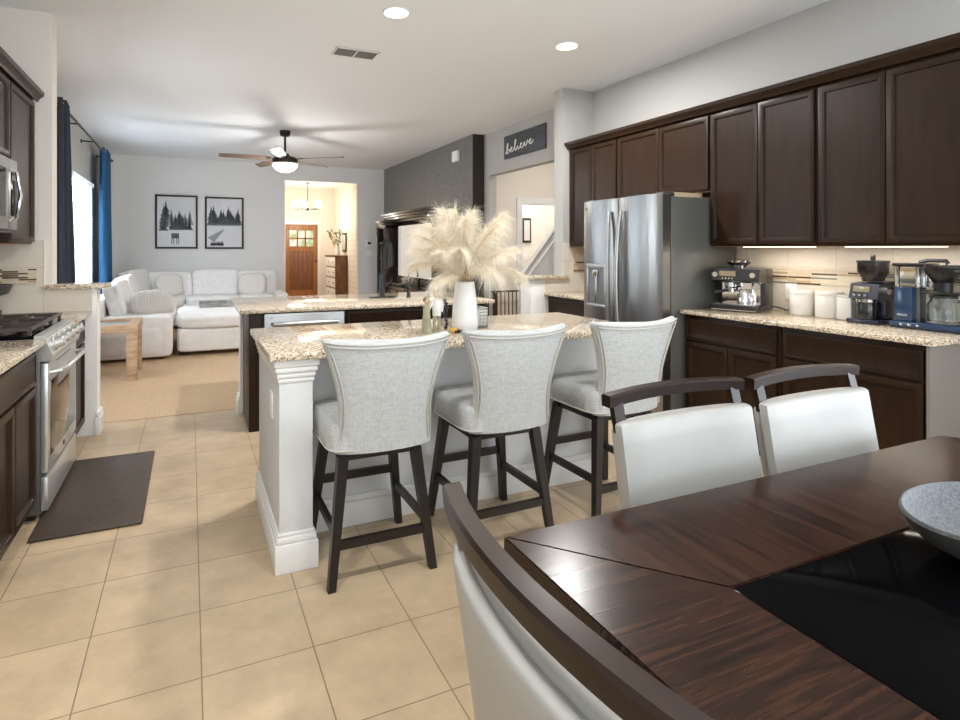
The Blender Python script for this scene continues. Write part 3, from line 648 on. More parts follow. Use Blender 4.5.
# ------------------------------------------------------------------ near island with end pillar
t = thing('kitchen_island', 'white kitchen island with thick end pillar and granite overhang', 'island', (1.3, 2.9, 0))
ep = bx(.345, .487, 2.43, 3.18, 0, .9, .003).build('end_pillar', 'texwhite', t)
bx(.50, 2.3, 2.72, 2.80, 0, .9).build('knee_wall', 'texwhite', t)
bx(.50, 2.3, 2.80, 3.17, .1, .9).build('cabinet_body', 'espresso', t)
mb = MB(); mb.box(.325, .508, 2.41, 3.19, 0, .12, .005).box(.33, .503, 2.415, 3.185, .12, .15, .01).box(.336, .496, 2.421, 3.18, .15, .165, .006)
mb.box(.52, 2.3, 2.70, 2.72, 0, .12, .004).box(.52, 2.3, 2.705, 2.72, .12, .15, .006); mb.build('baseboard', 'white', t)
mb = MB(); mb.box(.339, .493, 2.424, 3.19, .80, .82, .005).box(.333, .499, 2.418, 3.19, .82, .845, .008).box(.326, .505, 2.410, 3.19, .845, .87, .006).box(.32, .512, 2.403, 3.19, .87, .899, .006); mb.build('capital_molding', 'white', t)
pl = bx(.338, .346, 2.62, 2.69, .6, .715, .002).build('outlet_plate', 'outlet', t)
mb = MB()
for z in (.632, .684): mb.box(.336, .339, 2.64, 2.67, z-.014, z+.014, .001)
mb.build('socket', 'ceramic', pl)
slab('island_countertop', 'granite countertop of the near island, under the pampas vase', .30, 2.32, 2.385, 3.205, .90, .932)

# ------------------------------------------------------------------ sink island
t = thing('sink_island', 'dark sink island with white end column behind the near island', 'island', (1.4, 4.7, 0))
bx(.40, .50, 4.37, 4.88, .0, .884, .002).build('end_panel', 'espresso', t)
bx(1.13, 2.44, 4.38, 4.88, .1, .884).build('cabinet_body', 'espresso', t)
bx(1.13, 2.44, 4.44, 4.88, 0, .1).build('toe_kick', 'black', t)
bx(.38, 2.44, 4.89, 5.03, 0, .884).build('end_column', 'white', t)
mb = MB(); mb.box(.36, 2.45, 4.885, 5.05, 0, .12, .005).box(.366, 2.45, 4.887, 5.044, .12, .15, .01); mb.build('baseboard', 'white', t)
for u0, u1 in ((.02, .86), (.88, 1.3)):
    mb = MB(); mb.M = face((1.13, 4.38, .1), (0, -1, 0)); mb.door(u0, u1, .61, .765, .02, .03, .002); mb.build('drawer', 'espresso', t)
for u0, u1 in ((.02, .44), (.445, .86), (.88, 1.3)):
    mb = MB(); mb.M = face((1.13, 4.38, .1), (0, -1, 0)); mb.door(u0, u1, .015, .595, .02, .06); mb.build('door', 'espresso', t)
slab('island_countertop', 'long granite countertop with the two black faucets', .33, 2.47, 4.33, 5.42, .885, .917)
t = thing('dishwasher', 'stainless dishwasher with bar handle built into the sink island', 'dishwasher', (.815, 4.6, 0))
bx(.505, 1.125, 4.385, 4.87, .1, .88).build('tub', 'darkgrey', t)
dr = bx(.508, 1.122, 4.35, 4.384, .12, .875, .006).build('door', 'steelw', t) if 'steelw' in M else bx(.508, 1.122, 4.35, 4.384, .12, .875, .006).build('door', 'steel', t)
MB().tube([(.57, 4.345, .80), (.575, 4.31, .80), (.65, 4.30, .80), (.98, 4.30, .80), (1.055, 4.31, .80), (1.06, 4.345, .80)], [.014, .016, .018, .018, .016, .014], 12).build('handle', 'steel', dr)
text('LG', .02, 'darkgrey', Matrix.Translation((.56, 4.3495, .845)) @ Matrix.Rotation(PI/2, 4, 'X'), dr)
bx(.508, 1.122, 4.42, 4.5, 0, .1).build('kick_plate', 'black', t)
# faucets and soap pump
zi = .917
t = thing('kitchen_faucet', 'tall black spring pull-down faucet on the sink island', 'faucet', (1.62, 4.92, zi))
MB().lathe([(.001, 0), (.028, 0), (.028, .01), (.024, .014), (.024, .20), (.018, .21), (.001, .21)], (1.62, 4.92, zi)).build('body', 'black', t)
bx(1.50, 1.74, 4.885, 4.955, zi, zi+.008, .003).build('deck_plate', 'black', t)
pts = [(1.62, 4.92, zi+.2), (1.62, 4.92, zi+.42)]
for k in range(13):
    a = PI*k/12; pts.append((1.62+.012*(1-math.cos(a)), 4.92-.09*(1-math.cos(a)), zi+.42+.1*math.sin(a)))
MB().tube(pts, .012, 10).build('hose', 'black', t)
mb = MB()
for i in range(len(pts)-1):
    a, b = Vector(pts[i]), Vector(pts[i+1]); n = max(2, int((b-a).length/.012))
    for k in range(n):
        p = a.lerp(b, k/n); d = (b-a).normalized()*.003; mb.cyl(p-d, p+d, .017, n=10)
mb.build('spring', 'black', t)
MB().lathe([(.001, 0), (.02, 0), (.022, .03), (.017, .13), (.001, .13)], (1.644, 4.74, zi+.29)).build('spray_head', 'black', t)
MB().tube([(1.62, 4.92, zi+.25), (1.63, 4.83, zi+.27), (1.642, 4.76, zi+.3)], .007, 8).build('docking_arm', 'black', t)
MB().tube([(1.645, 4.92, zi+.12), (1.69, 4.92, zi+.13), (1.72, 4.92, zi+.17)], [.012, .008, .007], 8).build('lever', 'black', t)
t = thing('filter_faucet', 'small black gooseneck water tap right of the spring faucet', 'faucet', (1.88, 4.92, zi))
MB().lathe([(.001, 0), (.022, 0), (.022, .008), (.016, .012), (.016, .09), (.001, .095)], (1.88, 4.92, zi)).build('base', 'black', t)
pts = [(1.88, 4.92, zi+.08), (1.88, 4.92, zi+.22)]+[(1.88+.02*(1-math.cos(PI*k/10)), 4.92-.065*(1-math.cos(PI*k/10)), zi+.22+.07*math.sin(PI*k/10)) for k in range(11)]+[(1.92, 4.79, zi+.19)]
MB().tube(pts, .0085, 10).build('spout', 'black', t)
MB().cyl((1.862, 4.92, zi+.06), (1.83, 4.92, zi+.065), .006, n=8).build('lever', 'black', t)
t = thing('soap_dispenser', 'clear glass soap dispenser by the sink behind the figurine', 'soap dispenser', (2.11, 4.86, zi))
MB().lathe([(.001, 0), (.036, 0), (.038, .01), (.038, .10), (.02, .12), (.001, .12)], (2.11, 4.86, zi)).build('bottle', 'outlet', t)
MB().lathe([(.001, .12), (.018, .12), (.018, .14), (.006, .142), (.006, .165), (.001, .165)], (2.11, 4.86, zi)).box(2.065, 2.12, 4.85, 4.87, zi+.163, zi+.175, .004).build('pump', 'chrome', t)
# ------------------------------------------------------------------ vase, pampas, small items on the near island
zt = .9325
vx, vy = 1.335, 2.66
o = MB().lathe([(.001, 0), (.058, 0), (.066, .012), (.069, .04), (.067, .10), (.058, .2), (.049, .262), (.044, .262), (.05, .2), (.058, .1), (.05, .02), (.001, .012)], (vx, vy, zt), 48).build('vase', 'ceramic', origin=(vx, vy, zt))
tag(o, 'tall tapered white ceramic vase holding the pampas grass', 'vase')
def plume_mesh(seed, lean):
    rnd = random.Random(seed); bm = bmesh.new()
    def axis(u):   # rises from the vase neck, then arches over
        if u < 0: return Vector((0, 0, .5*u))
        a = lean[0]+(lean[1]-lean[0])*u*.5
        return Vector((math.sin(a)*u*.46, 0, math.cos(a)*u*.46))
    for k in range(1500):
        u = .2+.8*rnd.random()**.8; p = axis(u); d = (axis(min(1, u+.02))-axis(u-.02)).normalized()
        a = rnd.random()*2*PI; side = Vector((math.cos(a), math.sin(a), .2)); side = (side-d*side.dot(d)).normalized()
        ln = (.055+.12*rnd.random()**1.3)*(1.15-.5*abs(u-.65)/.45); w = .0008
        dirv = (d*(.5+.5*rnd.random())+side*(.45+.5*rnd.random())).normalized(); t = dirv.cross(Vector((rnd.random()-.5, rnd.random()-.5, rnd.random()-.5))).normalized()
        prev = None
        for s in range(5):
            f = s/4; q = p+dirv*ln*f+Vector((0, 0, -1))*ln*(.3+.8*((k*37) % 11)/11)*f*f; ww = w*(1-f*.8)
            v0, v1 = bm.verts.new(q-t*ww), bm.verts.new(q+t*ww)
            if prev: bm.faces.new((prev[0], prev[1], v1, v0))
            prev = (v0, v1)
    me = bpy.data.meshes.new('plume'); bm.to_mesh(me); bm.free(); me.materials.append(M['plume'])
    me.polygons.foreach_set('use_smooth', [True]*len(me.polygons))
    st = MB(); st.tube([tuple(axis(u)) for u in (-.46, -.2, 0, .2, .4, .6, .8, 1)], [.0022]*5+[.0018, .0012, .0006], 6)
    return me, st
protos = {}
kinds = {'up': (.02, .5), 'mid': (.22, 1.05), 'wide': (.42, 1.6), 'low': (.6, 2.3)}
plan = [('up', .3+2*PI*k/4) for k in range(4)]+[('mid', .5+2*PI*k/8) for k in range(8)]+[('wide', .1+2*PI*k/9) for k in range(9)]+[('low', .4+2*PI*k/6) for k in range(6)]
for i, (kd, ang) in enumerate(plan):
    if kd not in protos:
        me, st = plume_mesh(i, kinds[kd])
        t = thing('pampas_plume', 'fluffy cream pampas plume standing in the white vase', 'dried grass', (0, 0, 0), 'pampas plumes in the vase')
        f = bpy.data.objects.new('feather', me); C.objects.link(f); f.parent = t; ORG[f.name] = Vector((0, 0, 0))
        st.build('stem', 'stem', t); protos[kd] = t
    else: t = dup(protos[kd])
    s = (.8+.14*((i*5) % 7)/7)*{'up': 1, 'mid': .98, 'wide': .8, 'low': .74}[kd]
    t.location = (vx+.012*math.cos(ang), vy+.012*math.sin(ang), zt+.255)
    t.rotation_euler = (random.uniform(-.22, .22), random.uniform(-.16, .16), ang+random.uniform(-.25, .25)); t.scale = (s, s, s)

# carved figurine
cx, cy = 1.19, 2.70
t = thing('figurine', 'small carved figurine in a white shirt beside the vase', 'figurine', (cx, cy, zt))
mb = MB()
for s in (-1, 1): mb.tube([(cx+s*.012, cy, zt), (cx+s*.013, cy, zt+.05), (cx+s*.01, cy, zt+.1)], [.009, .009, .012], 10)
mb.build('legs', 'sage', t)
mb = MB(); mb.lathe([(.001, 0), (.022, 0), (.024, .03), (.026, .065), (.02, .085), (.009, .092), (.001, .092)], (cx, cy, zt+.085))
mb.tube([(cx-.022, cy, zt+.165), (cx-.036, cy-.005, zt+.14), (cx-.05, cy-.01, zt+.115)], [.009, .008, .006], 8).tube([(cx+.022, cy, zt+.165), (cx+.03, cy-.004, zt+.13), (cx+.024, cy-.012, zt+.105)], [.009, .008, .006], 8)
mb.build('shirt', 'ceramic', t)
hd = MB().puff((cx, cy, zt+.198), (.034, .036, .042), 2.2, 5).build('head', 'skin', t)
MB().puff((cx, cy+.003, zt+.206), (.037, .037, .034), 2.2, 5).build('hair', 'hair', hd)
t = thing('figurine', 'small sage green carved figurine of a woman, left of the white-shirted one', 'figurine', (cx-.062, cy-.01, zt))
MB().lathe([(.001, 0), (.026, 0), (.024, .05), (.018, .1), (.019, .13), (.008, .15), (.001, .15)], (cx-.062, cy-.01, zt)).build('robe', 'sage', t)
hd = MB().puff((cx-.06, cy-.01, zt+.164), (.03, .032, .036), 2.2, 5).build('head', 'skin', t)
MB().puff((cx-.062, cy-.004, zt+.17), (.033, .034, .032), 2.2, 5).build('hair', 'hair', hd)
# bead strand, ornament, lattice holder
mb = MB()
for k in range(9): mb.puff((vx-.07+.006*math.sin(k*1.3), vy+.09, zt+.011+.0185*k), (.02, .02, .02), 2, 4)
o = mb.build('bead_strand', 'navd', origin=(vx-.07, vy+.09, zt)); tag(o, 'navy bead strand hanging down behind the left of the vase', 'beads')
t = thing('bee_ornament', 'tiny yellow and black ornament at the foot of the vase', 'ornament', (vx-.075, vy-.04, zt))
MB().puff((vx-.085, vy-.04, zt+.016), (.045, .026, .03), 2.3, 5).build('body', 'yellow', t)
mb = MB()
for k in range(3): mb.puff((vx-.078+.018*k, vy-.046, zt+.009), (.016, .02, .018), 2, 4)
mb.build('feet', 'black', t)
t = thing('lattice_holder', 'white pierced holder with grid of square holes right of the vase', 'holder', (vx+.13, vy+.14, zt))
hx0, hx1, hy0, hy1 = vx+.075, vx+.185, vy+.09, vy+.19
mb = MB(); nb = 5
for yy in (hy0, hy1):
    for k in range(nb+1): mb.box(hx0+(hx1-hx0-.012)*k/nb, hx0+(hx1-hx0-.012)*k/nb+.012, yy-.003, yy+.003, zt+.006, zt+.108)
    for k in range(nb+1): mb.box(hx0, hx1, yy-.003, yy+.003, zt+.006+.018*k, zt+.016+.018*k)
for xx in (hx0, hx1):
    for k in range(nb+1): mb.box(xx-.003, xx+.003, hy0+(hy1-hy0-.012)*k/nb, hy0+(hy1-hy0-.012)*k/nb+.012, zt+.006, zt+.108)
    for k in range(nb+1): mb.box(xx-.003, xx+.003, hy0, hy1, zt+.006+.018*k, zt+.016+.018*k)
mb.build('lattice', 'ceramic', t)
bx(hx0-.002, hx1+.002, hy0-.002, hy1+.002, zt, zt+.008, .002).build('base', 'steelside', t)

# ------------------------------------------------------------------ bar stools
def stool(label):
    t = thing('bar_stool', label, 'bar stool', (0, 0, 0), 'grey linen bar stools at the island')
    z0, z1, BX = .535, .988, .014
    def row(v, th, grow=0, zz=None):
        hw = .2+.077*max(0, (v-.4)/.6)**1.55+.012*max(0, (.3-v)/.3); hw += grow
        z = z0+(z1-z0)*v if zz is None else zz; yb = -.2-.075*v**1.4; n = 36; ring = []
        for i in range(n):
            a = 2*PI*i/n; ca, sa = math.cos(a), math.sin(a); e = .45
            s = hw*math.copysign(abs(ca)**.6, ca); tt = th/2*math.copysign(abs(sa)**e, sa); q = abs(s)/.25
            ring.append((s+BX, yb+tt+.055*q**2.2*(1-.2*v), z+(.012*q**3*v**4)))
        return ring
    mb = MB(); rings = [row(0, .03, -.012, z0-.004)]
    for k in range(0, 25): rings.append(row(k/24, .06))
    rings += [row(1, .05, -.004, z1+.006), row(1, .03, -.012, z1+.011)]
    mb.loft(rings); bk = mb.build('backrest', 'linen', t, angle=60)
    mb = MB()
    for off in (.0, .014):   # piping lines following the outer edge
        pts = []
        def edge(v, sgn):
            hw = .2+.077*max(0, (v-.4)/.6)**1.55+.012*max(0, (.3-v)/.3)-.006-off*.9; q = hw/.25
            return (sgn*hw+BX, -.2-.075*v**1.4-.03+.055*q**2.2*(1-.2*v)+.004-off*.1, z0+(z1-z0)*v-off*(v > .9)+.012*q**3*v**4)
        vv = [k/20 for k in range(1, 21)]
        pts = [edge(v, -1) for v in vv]
        e0 = edge(1, -1)
        for k in range(1, 12):
            s = (e0[0]-BX)*(1-k/6); q = abs(s)/.25; pts.append((s+BX, -.275-.0295+.055*q**2.2*.8+.001, z1-off*.9-.002+.012*q**3))
        pts += [edge(v, 1) for v in vv[::-1]]
        mb.tube(pts, .0035, 6)
    mb.build('piping', 'piping', bk)
    # seat
    mb = MB(); rings = []
    for z, k in ((.545, .012), (.552, 0), (.63, 0), (.65, .006), (.66, .02), (.666, .06)):
        ring = []
        for i in range(40):
            a = 2*PI*i/40; ca, sa = math.cos(a), math.sin(a)
            x = (.226-k)*math.copysign(abs(ca)**.32, ca); y = (.215-k)*math.copysign(abs(sa)**.32, sa)
            ring.append((x, y+.005, z))
        rings.append(ring)
    mb.loft(rings); st = mb.build('seat', 'linen', t, angle=60)
    mb = MB(); mb.tube([(.227*math.copysign(abs(math.cos(2*PI*i/40))**.32, math.cos(2*PI*i/40)), .005+.216*math.copysign(abs(math.sin(2*PI*i/40))**.32, math.sin(2*PI*i/40)), .549) for i in range(41)], .004, 6); mb.build('seat_piping', 'piping', st)
    mb = MB(); mb.box(-.175, .175, -.17, .18, .495, .53, .004).cyl((0, 0, .525), (0, 0, .546), .11, n=24); mb.build('base_frame', 'legwood', t)
    T, B = .16, .22
    for sx in (-1, 1):
        for sy in (-1, 1): MB().leg((sx*T, sy*T+.005, .515), (sx*B, sy*(B-.005)+.005, 0), .044, .032).build('leg', 'legwood', t)
    def at(z): k = T+(B-T)*(.515-z)/.515; return k
    for sy, z in ((-1, .17), (1, .29)):
        k = at(z); MB().bar((-k, sy*k+.005, z), (k, sy*k+.005, z), .02, .02, .036, .036).build('stretcher', 'legwood', t)
    for sx in (-1, 1):
        k = at(.23); MB().bar((sx*k, -at(.21), .21), (sx*k, at(.21)+.005, .21), .02, .02, .036, .036).build('stretcher', 'legwood', t)
    return t
s1 = stool('grey linen bar stool nearest the white pillar of the island')
s1.location = (.738, 2.43, 0); s1.rotation_euler = (0, 0, 0)
dup(s1, 'grey linen bar stool in the middle of the three at the island', (1.355, 2.44, 0), .02)
dup(s1, 'grey linen bar stool nearest the fridge', (2.05, 2.44, 0), .03)

# ------------------------------------------------------------------ dining table
tx0, tx1, ty0, ty1, zt2 = .612, 2.30, -.12, 1.035, .76
gx0, gx1, gy0, gy1 = .897, 2.02, .195, .72
t = thing('dining_table', 'dark wood dining table with black glass inset', 'dining table', ((tx0+tx1)/2, (ty0+ty1)/2, 0))
mb = MB(); zb = zt2-.045
def board(poly, mi):
    mb.mi = mi; b = bmesh.new(); lo = [b.verts.new((x, y, zb)) for x, y in poly]; hi = [b.verts.new((x, y, zt2)) for x, y in poly]; n = len(poly)
    b.faces.new(lo[::-1]); top = b.faces.new(hi)
    for i in range(n): b.faces.new((lo[i], lo[(i+1) % n], hi[(i+1) % n], hi[i]))
    bmesh.ops.bevel(b, geom=list(top.edges), offset=.0025, segments=2, affect='EDGES'); mb._add(b)
c = .05
board([(tx0, ty1-c*0), (gx0, gy1), (gx1, gy1), (tx1, ty1-c), (tx1-c, ty1), (tx0+.0, ty1)][1:] + [(tx0, ty1)], 0) if False else board([(tx0, ty1), (gx0, gy1), (gx1, gy1), (tx1-.03, ty1-.02), (tx1-c, ty1)][::1], 0)
board([(tx0, ty0), (gx0, gy0), (gx0, gy1), (tx0, ty1)], 1)
board([(tx0, ty0), (tx1, ty0), (gx1, gy0), (gx0, gy0)], 0)
board([(tx1, ty0), (tx1, ty1-c), (tx1-.03, ty1-.02), (gx1, gy1), (gx1, gy0)], 1)
mb.build('tabletop', ['tabx', 'taby'], t)
gl = bx(gx0+.002, gx1-.002, gy0+.002, gy1-.002, zb+.005, zt2-.0015, .001).build('glass_inset', 'blackgloss', t)
mb = MB(); mb.box(tx0+.07, tx1-.07, ty0+.06, ty0+.085, .65, zb).box(tx0+.07, tx1-.07, ty1-.085, ty1-.06, .65, zb).box(tx0+.06, tx0+.085, ty0+.07, ty1-.07, .65, zb).box(tx1-.085, tx1-.06, ty0+.07, ty1-.07, .65, zb)
mb.build('apron', 'taby', t)
for x in (tx0+.09, tx1-.09):
    for y in (ty0+.09, ty1-.09): MB().leg((x, y, zb), (x, y, 0), .09, .07).build('leg', 'taby', t)
bwx, bwy = 1.475, .59
def oval(): q = MB(); q.M = Matrix.Translation((bwx, bwy, zt2)) @ Matrix.Diagonal((1.1, .72, 1, 1)); return q
t2 = thing('stone_bowl', 'grey speckled stoneware bowl on the glass inset of the dining table', 'bowl', (bwx, bwy, zt2))
oval().lathe([(.001, 0), (.08, 0), (.09, .006), (.135, .03), (.165, .055), (.18, .082), (.178, .088), (.172, .084), (.155, .059), (.12, .037), (.06, .02), (.001, .016)], (0, 0, 0), 64).build('bowl_shell', 'stoneout', t2)
oval().lathe([(.001, .0165), (.06, .0205), (.12, .0375), (.155, .0595), (.172, .0845), (.1755, .0865), (.1745, .0885), (.1705, .0855), (.1535, .0605), (.1185, .0385), (.059, .0215), (.001, .0175)], (0, 0, 0), 64).build('inner_glaze', 'stone', t2)

# ------------------------------------------------------------------ dining chairs (face +Y in their own frame)
def dining_chair(label, w=.51, bow=.022, lean=.085):
    t = thing('dining_chair', label, 'dining chair', (0, 0, 0), 'white leather dining chairs')
    hw = w/2
    def bk(x, z): return -.205-lean*(z-.5)/.5-bow*(1-(x/hw)**2)
    mb = MB(); rings = []
    for z, k in ((.40, .012), (.407, 0), (.45, 0), (.475, .008), (.485, .03)):
        rings.append([((hw-.005-k)*math.copysign(abs(math.cos(2*PI*i/36))**.35, math.cos(2*PI*i/36)), .03+(.235-k)*math.copysign(abs(math.sin(2*PI*i/36))**.35, math.sin(2*PI*i/36)), z) for i in range(36)])
    mb.loft(rings); mb.build('seat', 'leather', t, angle=60)
    def pad(z0, z1, th, off, inset, name, par):
        rings = []; n = 28
        xs = [hw-inset]
        def ring(z, k):
            r = []
            N = 12; W = hw-inset-k
            for i in range(N+1):
                x = -W+2*W*i/N; e = (abs(x)/W)**8*.012; r.append((x, bk(x, z)+off-th/2+k+e, z))
            for i in range(N+1):
                x = W-2*W*i/N; e = (abs(x)/W)**8*.012; r.append((x, bk(x, z)+off+th/2-k-e, z))
            return r
        m2 = MB(); zz = [z0+(z1-z0)*i/8 for i in range(9)]
        rr = [ring(z0, .008), ring(z0+.003, .003)]+[ring(z, 0) for z in [z0+.009]+zz[1:-1]+[z1-.009]]+[ring(z1-.003, .003), ring(z1, .008)]
        m2.loft(rr); return m2.build(name, 'leather', par, angle=50)
    pad(.36, .882, .045, -.008, .016, 'back_panel', t)
    pad(.46, .902, .05, .022, .006, 'backrest', t)
    mb = MB(); rings = []; N = 18
    for i in range(N+1):
        x = -hw-.004+(2*hw+.008)*i/N; y = bk(x, .97)-.004; z = .938+.008*(1-(x/hw)**2)
        rings.append([(x, y-.017, z), (x, y-.019, z+.027), (x, y-.014, z+.033), (x, y+.014, z+.033), (x, y+.018, z+.027), (x, y+.016, z)])
    mb.loft(rings); mb.build('top_rail', 'chairwood', t)
    for s in (-1, 1):
        x = s*(hw-.03); MB().bar((x, bk(x, .89)+.008, .87), (x, bk(x, .945)-.002, .945), .034, .034, .018, .018).build('post', 'chairwood', t)
    for s in (-1, 1):
        MB().leg((s*(hw-.035), .22, .41), (s*(hw-.035), .23, 0), .045, .032).build('leg', 'chairwood', t)
        MB().leg((s*(hw-.035), -.2, .41), (s*(hw-.035), -.27, 0), .045, .032).build('leg', 'chairwood', t)
    return t
ca = dining_chair('white leather dining chair across the table, nearer the bar stools')
ca.location = (1.303, .935, 0); ca.rotation_euler = (0, 0, PI)
cb = dup(ca, 'white leather dining chair across the table, nearer the base cabinets', (1.845, .92, 0), PI)
cc = dining_chair('white leather dining chair at the near end of the table, its back to the camera', w=.58, bow=.05, lean=.075)
cc.location = (.69, .575, 0); cc.rotation_euler = (0, 0, -PI/2)

# ------------------------------------------------------------------ left run: range, cabinets, microwave
XLb = -.70
base_cabinet('dark wood base cabinet left of the range, cut by the photo edge', 2.554, 3.345, 1, XLb)
base_cabinet('narrow dark wood base cabinet between the range and the half wall', 4.145, 4.74, 1, XLb, doors=1)
slab('countertop', 'granite countertop left of the range', XL+.014, -.665, 2.5, 3.35, .886, .916)
slab('countertop', 'short granite countertop right of the range, against the half wall', XL+.014, -.665, 4.14, 4.746, .886, .916)
rx = -.66
t = thing('gas_range', 'stainless gas range with black grates and a row of knobs', 'range', (-1.0, 3.745, 0))
ry0, ry1 = 3.365, 4.125
bx(XL+.02, rx-.035, ry0, ry1, .03, .915, .004).build('body', 'steelside', t)
bx(XL+.03, rx-.06, ry0+.02, ry1-.02, 0, .04).build('base', 'black', t)
bx(XL+.02, rx-.01, ry0, ry1, .915, .93, .004).build('cooktop', 'blackgloss', t)
mb = MB(); mb.prism([(rx-.036, .80), (rx+.012, .80), (rx+.02, .83), (rx-.012, .915), (rx-.005, .93), (rx-.06, .932), (rx-.06, .8)], 'y', ry0-.001, ry1+.001); cp = mb.build('control_panel', 'rangesteel', t)
dirn = Vector((.085, 0, .032)).normalized()
for k in range(5):
    p = Vector((rx+.0025, ry0+.1+.14*k, .872)); MB().tube([p-dirn*.005, p+dirn*.012, p+dirn*.014, p+dirn*.052, p+dirn*.054], [.036, .036, .029, .025, .021], 20).build('knob', 'rangesteel', cp)
dr = bx(rx-.034, rx, ry0+.004, ry1-.004, .235, .79, .005).build('oven_door', 'rangesteel', t)
bx(rx-.001, rx+.002, ry0+.045, ry1-.045, .31, .69, .001).build('oven_window', 'ovenglass', dr)
MB().tube([(rx, ry0+.05, .735), (rx+.045, ry0+.055, .74), (rx+.06, ry0+.12, .742), (rx+.06, ry1-.12, .742), (rx+.045, ry1-.055, .74), (rx, ry1-.05, .735)], [.011, .012, .014, .014, .012, .011], 12).build('handle', 'rangesteel', dr)
MB().cyl((rx, 3.745, .275), (rx+.003, 3.745, .275), .014, n=20).build('logo', 'darkgrey', dr)
mb = MB()
for k in range(7): mb.box(rx-.002, rx+.001, ry0+.2+.055*k, ry0+.24+.055*k, .768, .774)
mb.build('vent_slots', 'black', dr)
bx(rx-.034, rx-.001, ry0+.004, ry1-.004, .045, .214, .005).build('storage_drawer', 'rangesteel', t)
for i in range(3):   # three cast iron grates
    a, b = ry0+.02+i*.242, ry0+.02+i*.242+.236; mb = MB(); x0, x1 = XL+.07, rx-.075; zg = .964
    for y in (a+.006, b-.006): mb.bar((x0, y, zg), (x1, y, zg), .013, .013, .016, .016)
    for x in (x0+.005, (x0+x1)/2, x1-.005): mb.bar((x, a, zg), (x, b, zg), .013, .013, .016, .016)
    for f in (.25, .75):
        xm = x0+(x1-x0)*f
        for (dx, dy) in ((-.1, 0), (.1, 0), (0, -.1), (0, .1)):
            mb.bar((xm+dx*.25, (a+b)/2+dy*.25, zg+.006), (xm+dx*1.2, (a+b)/2+dy*1.1, zg+.004), .011, .011, .02, .02)
    for x in (x0+.01, (x0+x1)/2, x1-.01):
        for y in (a+.008, b-.008): mb.box(x-.008, x+.008, y-.007, y+.007, .93, zg)
    mb.build('grate', 'iron', t)
    for f in (.25, .75): MB().lathe([(.001, 0), (.05, 0), (.05, .008), (.036, .01), (.034, .018), (.001, .019)], (x0+(x1-x0)*f, (a+b)/2, .93), 24).build('burner', 'iron', t)
# microwave and wall cabinets
t = thing('microwave', 'stainless over-the-range microwave with curved handle', 'microwave', (-1.16, 3.745, 1.47))
mx = -.965
bx(XL+.014, mx-.03, 3.37, 4.12, 1.47, 1.90, .004).build('body', 'steelside', t)
dr = bx(mx-.03, mx, 3.372, 3.93, 1.48, 1.895, .006).build('door', 'steel', t)
bx(mx-.001, mx+.002, 3.42, 3.88, 1.55, 1.83, .001).build('door_window', 'blackgloss', dr)
MB().tube([(mx, 3.945, 1.53), (mx+.035, 3.95, 1.55), (mx+.055, 3.95, 1.68), (mx+.035, 3.95, 1.81), (mx, 3.945, 1.83)], .012, 10).build('handle', 'chrome', dr)
pn = bx(mx-.03, mx, 3.934, 4.118, 1.48, 1.895, .006).build('control_panel', 'steel', t)
bx(mx-.001, mx+.0015, 3.98, 4.1, 1.56, 1.82, .001).build('keypad', 'blackgloss', pn)
bx(mx-.001, mx+.003, 3.995, 4.085, 1.77, 1.8).build('display', 'black', pn)
bx(XL+.05, mx-.02, 3.4, 4.09, 1.462, 1.472).build('vent_panel', 'darkgrey', t)
XFl = -1.0
wall_cabinet('short dark wood wall cabinet above the microwave', 3.365, 4.125, 1.905, 2.42, 2, XFl, 1)
wall_cabinet('dark wood wall cabinet right of the microwave, against the end wall', 4.13, 4.71, 1.40, 2.42, 1, XFl, 1)
crown_run('dark wood crown molding above the microwave cabinets', XFl, 1, 3.36, 4.74, XL+.014)
t = thing('pedestal_stand', 'dark grey wide-lipped tiered stand on the counter right of the range', 'serving stand', (-1.25, 4.56, .9165))
px, py = -1.25, 4.56
MB().lathe([(.001, 0), (.09, 0), (.095, .04), (.07, .045), (.03, .05), (.05, .065), (.055, .085), (.045, .1), (.02, .112), (.06, .125), (.13, .15), (.155, .205), (.15, .21), (.1, .18), (.02, .16), (.001, .16)], (px, py, .9165), 40).build('bowl_tier', 'darkgrey', t)
MB().lathe([(.001, .16), (.02, .16), (.022, .21), (.05, .225), (.055, .25), (.04, .275), (.001, .28)], (px, py, .9165), 32).build('finial', 'darkgrey', t)
mb = MB(); mb.box(-.695, -.218, 3.125, 4.19, 0, .018, .009, 3)
tag(mb.build('floor_mat', 'rubber', origin=(-.44, 3.66, 0)), 'dark brown cushioned floor mat in front of the range', 'mat')
# ------------------------------------------------------------------ living room
# window blinds (two)
for i, (y0, y1, lb) in enumerate(((WY0+.02, ym-.05, 'white slatted window blind nearer the dark curtain'), (ym+.05, WY1-.02, 'white slatted window blind nearer the bright blue curtain'))):
    t = thing('window_blind', lb, 'blind', (XL+.02, (y0+y1)/2, WZ1), 'window blinds')
    bx(XL-.01, XL+.045, y0, y1, WZ1-.05, WZ1+.005, .004).build('headrail', 'blind', t)
    mb = MB(); z = WZ0+.05
    while z < WZ1-.06:
        mb.bar((XL+.015, y0+.01, z), (XL+.015, y1-.01, z), .004, .004, .046, .046, up=(-.5, 0, .87)); z += .044
    mb.build('slats', 'blind', t)
    bx(XL, XL+.035, y0, y1, WZ0+.005, WZ0+.03, .004).build('bottom_rail', 'blind', t)
    MB().tube([(XL+.05, y0+.08, WZ1-.04), (XL+.05, y0+.08, 1.3)], .003, 6).build('wand', 'white', t)
zr = 2.83; xr = XL+.16
t = thing('curtain_rod', 'thin black curtain rod on wall brackets above the window', 'curtain rod', (xr, 8.7, zr))
MB().cyl((xr, 6.5, zr), (xr, 10.7, zr), .013, n=12).build('rod', 'black', t)
